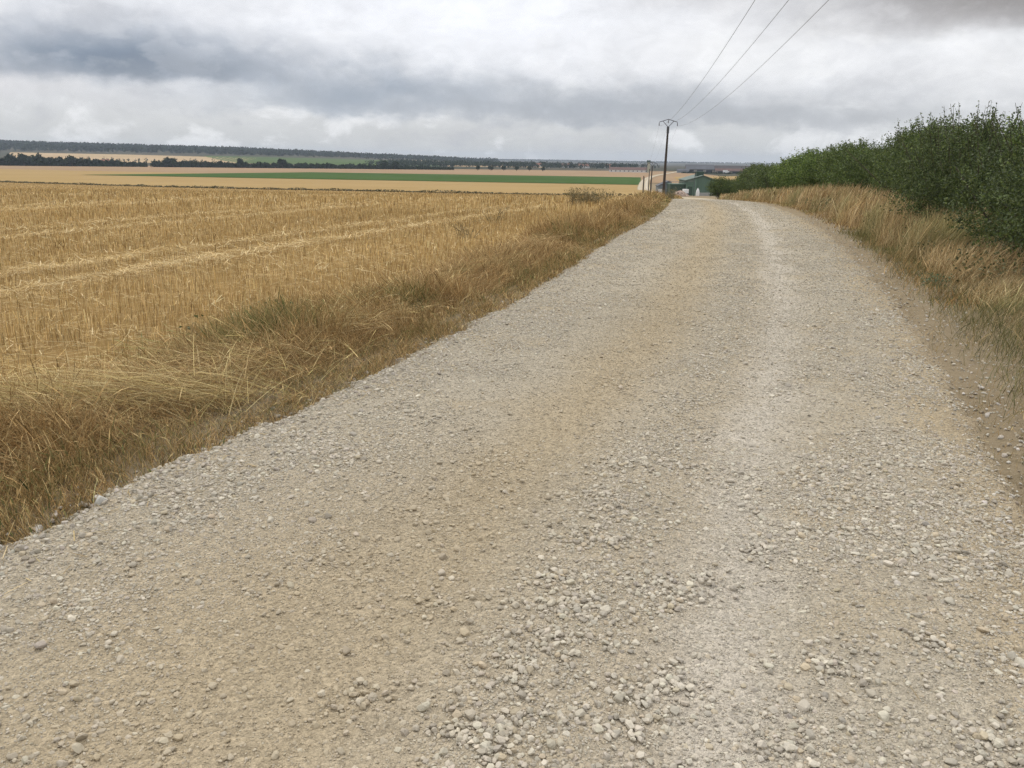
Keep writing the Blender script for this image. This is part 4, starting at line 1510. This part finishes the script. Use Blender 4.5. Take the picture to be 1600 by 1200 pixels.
def long_barn(name, label, x, y, L, D, hw, hr, yaw, wall, roof, cat='barn', openings=0, group=None, chim=False, win=0):
    g = gz1(x, y) - 0.2
    root = empty(name, (x, y, g), yaw)
    tag(root, label, cat, group)
    mb = MB()
    # ridge along local x
    vs = [(-L / 2, -D / 2, 0), (-L / 2, D / 2, 0), (-L / 2, D / 2, hw), (-L / 2, 0, hr - 0.12), (-L / 2, -D / 2, hw)]
    vs2 = [(L / 2, b, c_) for _, b, c_ in vs]
    mb.add(vs + vs2, [(0, 1, 2, 3, 4), (9, 8, 7, 6, 5)] + [(i, i + 5, (i + 1) % 5 + 5, (i + 1) % 5) for i in range(5)])
    w_ = mb.build('wall', wall, root)
    e = 0.5
    sl = (hr - hw) / (D / 2)
    r_ = MB()
    for sgn in (-1, 1):
        y0_, z0_ = sgn * (D / 2 + e), hw - e * sl
        pts = [(-L / 2 - e, y0_, z0_), (-L / 2 - e, sgn * 0.001, hr), (-L / 2 - e, sgn * 0.001, hr + 0.18), (-L / 2 - e, y0_, z0_ + 0.18)]
        r_.add(pts + [(L / 2 + e, b, c_) for _, b, c_ in pts], [(0, 1, 2, 3), (7, 6, 5, 4)] + [(i, i + 4, (i + 1) % 4 + 4, (i + 1) % 4) for i in range(4)])
    ro = r_.build('roof', roof, root)
    for k in range(openings):
        cx2 = -L / 2 + L * (k + 0.5) / openings
        MB().box(cx2 - L / openings * 0.33, cx2 + L / openings * 0.33, -D / 2 - 0.06, -D / 2 + 0.05, 0.2, hw * 0.82).build('doorway', M['dark_glass'], root)
    for k in range(win):
        cx2 = -L / 2 + L * (k + 0.5) / win
        MB().box(cx2 - 0.6, cx2 + 0.6, -D / 2 - 0.06, -D / 2 + 0.05, hw * 0.4, hw * 0.75).build('window', M['dark_glass'], root)
    if chim:
        MB().box(L * 0.28, L * 0.28 + 0.9, -0.5, 0.5, hr - 0.4, hr + 1.1).build('chimney', M['red_roof'], ro)
    return root


long_barn('long_barn', 'long pale-walled farm building with a brown roof at the end of the tan field', 139, 1010, 47, 14, 3.6, 6.3, rad(-6), M['white_wall'], M['brown_roof'], 'barn', 0, 'far farm buildings', win=9)
long_barn('dark_barn', 'dark-roofed barn nearest the utility pole in the far farmyard', 234, 1050, 34, 22, 5.0, 10.4, rad(-8), M['barn_wall'], M['slate_roof'], 'barn', 3, 'far farm buildings')
long_barn('dark_barn', 'widest black-roofed barn in the middle of the far farmyard', 279, 1050, 56, 24, 4.4, 9.6, rad(-10), M['barn_wall'], M['dark_roof'], 'barn', 4, 'far farm buildings')
long_barn('dark_barn', 'black-roofed barn at the right end of the far farmyard above the hedge end', 342, 1065, 60, 24, 4.8, 9.4, rad(-12), M['barn_wall'], M['dark_roof'], 'barn', 4, 'far farm buildings')
long_barn('low_barn', 'low brown-roofed shed with pale walls before the far black barns', 262, 1010, 34, 12, 3.6, 6.2, rad(-9), M['barn_wall'], M['brown_roof'], 'shed', 2, 'far farm buildings')
long_barn('low_barn', 'small grey shed just right of the pole in the far farmyard', 207, 1020, 14, 10, 3.2, 5.0, rad(-7), M['grey_sheet'], M['slate_roof'], 'shed', 0, 'far farm buildings')
v2 = empty('white_lorry', (251.0, 985.0, gz1(251, 985)), rad(6))
tag(v2, 'white lorry parked in front of the far black barns', 'lorry')
MB().box(-3.0, 2.0, -1.25, 1.25, 1.0, 4.4).build('cargo_box', M['white_paint'], v2, bevel=0.06)
MB().box(2.15, 4.0, -1.2, 1.2, 0.9, 3.2).build('cab', M['white_paint'], v2, bevel=0.12)
MB().box(-2.9, 3.9, -1.0, 1.0, 0.6, 0.95).build('chassis', M['dark_steel'], v2)
for wx in (-2.0, 2.9):
    for s_ in (-1, 1):
        MB().tube([(wx, s_ * 1.1 - 0.15, 0.5), (wx, s_ * 1.1 + 0.15, 0.5)], 0.5, 12).build('wheel', M['dark_roof'], v2)

# silo tower with a head platform
tX, tY = 161.5, 1000.0
tw = empty('silo_tower', (tX, tY, gz1(tX, tY)))
tag(tw, 'slender pale silo tower with a dark platform at its top', 'tower')
MB().box(-1.5, 1.5, -1.5, 1.5, 0, 12.2).build('shaft', M['tower_wall'], tw, bevel=0.05)
MB().box(-2.2, 1.7, -1.8, 1.8, 12.2, 14.6).build('head_house', M['barn_green_dark'], tw)
MB().box(1.7, 4.2, -0.8, 0.8, 12.3, 12.9).build('platform', M['dark_steel'], tw)
ld = MB().box(-2.5, -2.3, -0.9, -0.7, 0, 12.4)
for k in range(12):
    ld.box(-2.31, -1.5, -0.88, -0.72, 0.6 + k, 0.75 + k)
ld.build('ladder', M['dark_steel'], tw)

# houses half hidden in the trees
HS = [(-545, 960, 'pale house with a red-brown roof at the far left edge of the tree belt', 12, rad(10)),
      (-505, 975, 'second pale house among the trees at the far left', 10, rad(-20)),
      (-478, 968, 'small house gable between the round trees at the left', 9, rad(60)),
      (130, 1560, 'long white house in the bluish trees left of the far farm', 22, rad(3)),
      (98, 1600, 'white house in the bluish trees nearest the row of round trees', 14, rad(-10)),
      (46, 1620, 'tiny white house behind the last round tree of the row', 12, rad(15)),
      (178, 1600, 'pale house beside the far brown-roofed building', 15, rad(-15))]
for x, y, lb, L, yw in HS:
    long_barn('house', lb, x, y, L, 8, 4.6, 8.2, yw, M['white_wall'], M['red_roof'], 'house', 0, 'houses in the far village', chim=True, win=3)

# ------------------------------------------------------------------ trees across the valley
FARG = [(0.026, 0.042, 0.022), (0.034, 0.052, 0.026), (0.020, 0.033, 0.020), (0.045, 0.062, 0.028)]


def crown(R, Hh, z0, n, size, seed, cols=FARG):
    r = np.random.default_rng(seed)
    lob = []
    for k in range(9):
        a = r.uniform(0, 6.28)
        q = R * 0.55 * math.sqrt(r.random())
        lob.append((q * math.cos(a), q * math.sin(a), z0 + Hh * r.uniform(0.30, 0.72), R * r.uniform(0.4, 0.62), R * r.uniform(0.4, 0.62), Hh * r.uniform(0.22, 0.34)))
    lob = np.array(lob)
    i = r.integers(0, len(lob), n)
    d = r.normal(size=(n, 3))
    d /= np.linalg.norm(d, axis=1)[:, None]
    P = lob[i, :3] + d * lob[i, 3:] * (r.random(n) ** 0.4)[:, None]
    tone = r.uniform(0.8, 1.2, len(lob))[i]
    return leaf_quads(P, size * r.uniform(0.6, 1.4, n), pal(n, cols, None, 0.12) * tone[:, None])


def far_tree(label, x, y, R, Hh, seed, group, trunk_h=1.6, n=420, name='round_tree'):
    root = empty(name, (x, y, gz1(x, y)))
    tag(root, label, 'tree', group)
    v, f, t = crown(R, Hh - trunk_h * 0.6, trunk_h * 0.5, n, R * 0.34, seed)
    mesh_np('crown', v, f, M['farleaf'], parent=root, tint=t)
    MB().tube([(0, 0, -0.3), (0.05, 0, trunk_h + Hh * 0.35)], [R * 0.09, R * 0.05], 6).build('trunk', M['bark'], root)
    return root


for k, (px_, w) in enumerate(((742, 3.0), (763, 3.0), (783, 2.8), (803, 2.6), (823, 2.6), (844, 2.8))):
    yy = 1000 - k * 4
    xx = (px_ - 800) / 1250 * (yy * 0.968)
    nm = ['first round tree from the left in the row along the tan field', 'second round tree from the left in the row along the tan field',
          'third round tree from the left in the row along the tan field', 'third round tree from the right in the row along the tan field',
          'second round tree from the right in the row along the tan field', 'rightmost round tree of the row along the tan field'][k]
    far_tree(nm, xx, yy, w * 1.15, 7.2 + rng.uniform(-0.6, 0.8), 900 + k, 'row of round trees along the tan field')

# prominent crowns of the belt (x pixel, height, radius, label)
PROM = [(14, 14.0, 6.5, 'broad dark tree at the far left end of the valley belt'),
        (35, 15.5, 7.0, 'tall round tree rising over the houses at the left end of the belt'),
        (55, 15.5, 7.5, 'large domed tree standing right of the left houses in the belt'),
        (110, 14.5, 7.5, 'high rounded tree near the left break of the belt'),
        (258, 12.0, 5.5, 'tree starting the right half of the belt after the gap'),
        (267, 12.5, 6.0, 'tall double-topped tree just right of the gap in the belt'),
        (374, 11.5, 5.5, 'rounded tree rising above the right half of the belt'),
        (438, 11.5, 6.0, 'broad domed tree left of the middle of the belt'),
        (597, 11.0, 6.5, 'wide domed tree near the right end of the belt'),
        (612, 10.5, 6.0, 'flat-topped tree beside the wide domed one near the belt end')]
for k, (px_, hh, rr, lb) in enumerate(PROM):
    yy = 905 + px_ * 0.16
    far_tree(lb, (px_ - 800) / 1250 * (yy * 0.968), yy, rr, hh, 930 + k, 'large trees standing out of the valley belt', 2.5, 620, 'belt_tree')

protos = []
for k in range(6):
    v, f, t = crown(4.2 + 0.5 * (k % 3), 8.0, 0.2, 380, 1.5, 960 + k)
    protos.append((v, f, t))
pm = []
BELT = 'trees of the dark belt across the valley'
BL = 'dark green tree standing in the long belt across the valley'
bel = np.concatenate([np.arange(-12, 226, 4.4), np.arange(238, 700, 4.6)])
for k, px_ in enumerate(bel):
    px2 = px_ + rng.uniform(-2, 2)
    yy = 915 + px_ * 0.16 + rng.uniform(-6, 10)
    xx = (px2 - 800) / 1250 * (yy * 0.968)
    sc = np.interp(px_, [0, 130, 220, 240, 300, 460, 560, 640, 700], [1.25, 1.15, 0.72, 0.95, 0.95, 0.85, 0.82, 0.72, 0.45]) * rng.uniform(0.8, 1.12)
    j = k % 6
    if len(pm) <= j:
        o = mesh_np('belt_tree', protos[j][0], protos[j][1], M['farleaf'], tint=protos[j][2])
        pm.append(o)
    else:
        o = pm[j].copy()
        COL.objects.link(o)
    o.location = (xx, yy, gz1(xx, yy))
    o.rotation_euler = (0, 0, rng.uniform(0, 6.28))
    o.scale = (sc, sc, sc)
    tag(o, BL, 'tree', BELT)


def wood(name, label, X, Y, H_, size, nper, cols=FARG, spread=3.0):
    """far-off wood reading as one mass of crowns"""
    n = len(X) * nper
    i = np.repeat(np.arange(len(X)), nper)
    d = rng.normal(size=(n, 3))
    d /= np.linalg.norm(d, axis=1)[:, None]
    h = H_[i]
    P = np.stack([X[i], Y[i], ground_z(X, Y)[i] + h * 0.55], -1) + d * np.stack([h * 0.38 + 0 * h, h * 0.38, h * 0.5], -1) * (rng.random(n) ** 0.4)[:, None]
    tone = rng.uniform(0.8, 1.2, len(X))[i]
    v, f, t = leaf_quads(P, size * rng.uniform(0.6, 1.3, n), pal(n, cols, None, 0.1) * tone[:, None])
    return tag(mesh_np(name, v, f, M['farleaf'], tint=t), label, 'wood', kind='stuff')


# undergrowth added to darken the foot of the belt
bx2 = np.concatenate([rng.uniform(-15, 226, 800), rng.uniform(236, 705, 1500)])
by2 = 910 + bx2 * 0.16 + rng.uniform(-4, 16, len(bx2))
wood('belt_fill_scrub', 'dark scrub added to darken the foot of the tree belt', (bx2 - 800) / 1250 * by2 * 0.968, by2, rng.uniform(2.0, 4.2, len(bx2)), 1.5, 16)
# middle wood behind the row of round trees
mx = rng.uniform(-260, 300, 1300)
my = rng.uniform(1420, 1900, 1300)
k_ = fbm(mx / 90, my / 160, 9, 3) > np.interp(mx, [-260, 40, 120, 560], [0.2, 0.3, 0.44, 0.5])
wood('village_wood', 'bluish dark trees around the far village', mx[k_], my[k_], rng.uniform(6, 12, k_.sum()), 2.6, 22)
# forest on the long left hill
fx = rng.uniform(-2900, -60, 7600)
fy = rng.uniform(2080, 3150, 7600)
lowr = np.interp(fx, [-2900, -1300, -700, -350, -60], [2050, 2120, 2280, 2480, 2850])
k_ = fy > lowr + 60 * fbm(fx / 120, fy * 0, 3, 2)
wood('hill_forest', 'dark blue-green forest covering the top of the long far hill', fx[k_], fy[k_], rng.uniform(8, 14, k_.sum()), 6.0, 16)
# hedgerow trees on the far slopes
hx = np.concatenate([rng.uniform(-230, 60, 90), rng.uniform(-420, -120, 60), rng.uniform(-820, -560, 26)])
hy = np.concatenate([1900 + rng.uniform(-14, 14, 90) - 1.0 * hx[:90] * 0.3, 2360 + rng.uniform(-20, 20, 60), 1560 + rng.uniform(-8, 8, 26)])
wood('hedgerow_trees', 'thin lines of trees between the fields of the far slope', hx, hy, rng.uniform(5, 9, len(hx)), 2.6, 20)
# woods along the farthest ridges
qx = rng.uniform(-3200, 5200, 9000)
qy = rng.uniform(6000, 7400, 9000)
k_ = fbm(qx / 900, qy / 500, 13, 3) > 0.40
wood('ridge_wood', 'hazy woods along the farthest ridges', qx[k_], qy[k_], rng.uniform(6, 9, k_.sum()), 12.0, 8)
# dark hedge line in front of the far farmyard
gx2 = rng.uniform(196, 372, 420)
gy2 = 972 + rng.uniform(-4, 4, 420)
wood('farmyard_hedge', 'low dark hedge line in front of the far farmyard', gx2, gy2, rng.uniform(1.2, 2.2, 420), 1.1, 14)

# ------------------------------------------------------------------ single larger stones at the gravel edge
SLAB = [(-1.93, 4.05, 0.045, 'largest pale grey stone at the foot of the dry grass on the left edge'),
        (-2.02, 3.62, 0.038, 'flat light stone on the left gravel edge just below the largest grey one'),
        (-1.94, 3.50, 0.034, 'whitish angular stone lying just inside the left gravel edge'),
        (-2.10, 3.25, 0.036, 'long grey stone on the left gravel edge close to the photographer'),
        (-2.16, 3.05, 0.036, 'rounded stone at the very left edge of the picture beside the grass'),
        (-0.55, 2.38, 0.020, 'dark grey stone lying alone on the tan middle of the road'),
        (-0.27, 2.90, 0.022, 'pale stone in the small cluster left of the road middle'),
        (-0.28, 3.06, 0.024, 'dark brown stone at the top of the small cluster left of the road middle'),
        (3.5, 5.75, 0.034, 'flat grey stone on the brown soil margin at the right'),
        (2.15, 2.75, 0.034, 'whitish stone near the right edge of the road, close to the camera')]
for k, (x, y, r, lb) in enumerate(SLAB):
    cols = [(0.26, 0.25, 0.24)] if 'dark' in lb else [(0.37, 0.34, 0.29)] if 'soil' in lb else [(0.50, 0.48, 0.44), (0.56, 0.53, 0.47)]
    on_road = -0.02 < float(lat(x, y)) < 1.0
    v, f, t = stones(np.array([x]), np.array([y]), np.array([r]), 3, 0.22, cols=cols, wts=None, zfn=road_h if on_road else ground_z)
    c0 = v.mean(0)
    o = mesh_np('loose_stone', v - c0, f, M['stone'], tint=t, loc=tuple(c0))
    tag(o, lb, 'stone', 'larger stones at the road edge')

# ------------------------------------------------------------------ air
hz_m = bpy.data.materials.new('haze_air')
hz_m.use_nodes = True
H = NT(hz_m.node_tree)
H.n.clear()
ho = H.n.new('ShaderNodeOutputMaterial')
pv = H.n.new('ShaderNodeVolumePrincipled')
pv.inputs['Color'].default_value = (0.74, 0.84, 0.98, 1)
pv.inputs['Density'].default_value = 0.000095
H.l.new(pv.outputs[0], ho.inputs['Volume'])
hz = MB().box(-9300, 9300, -300, 9300, -11.5, 88).build('haze', hz_m)
tag(hz, 'thin bluish air over the valley', kind='stuff')
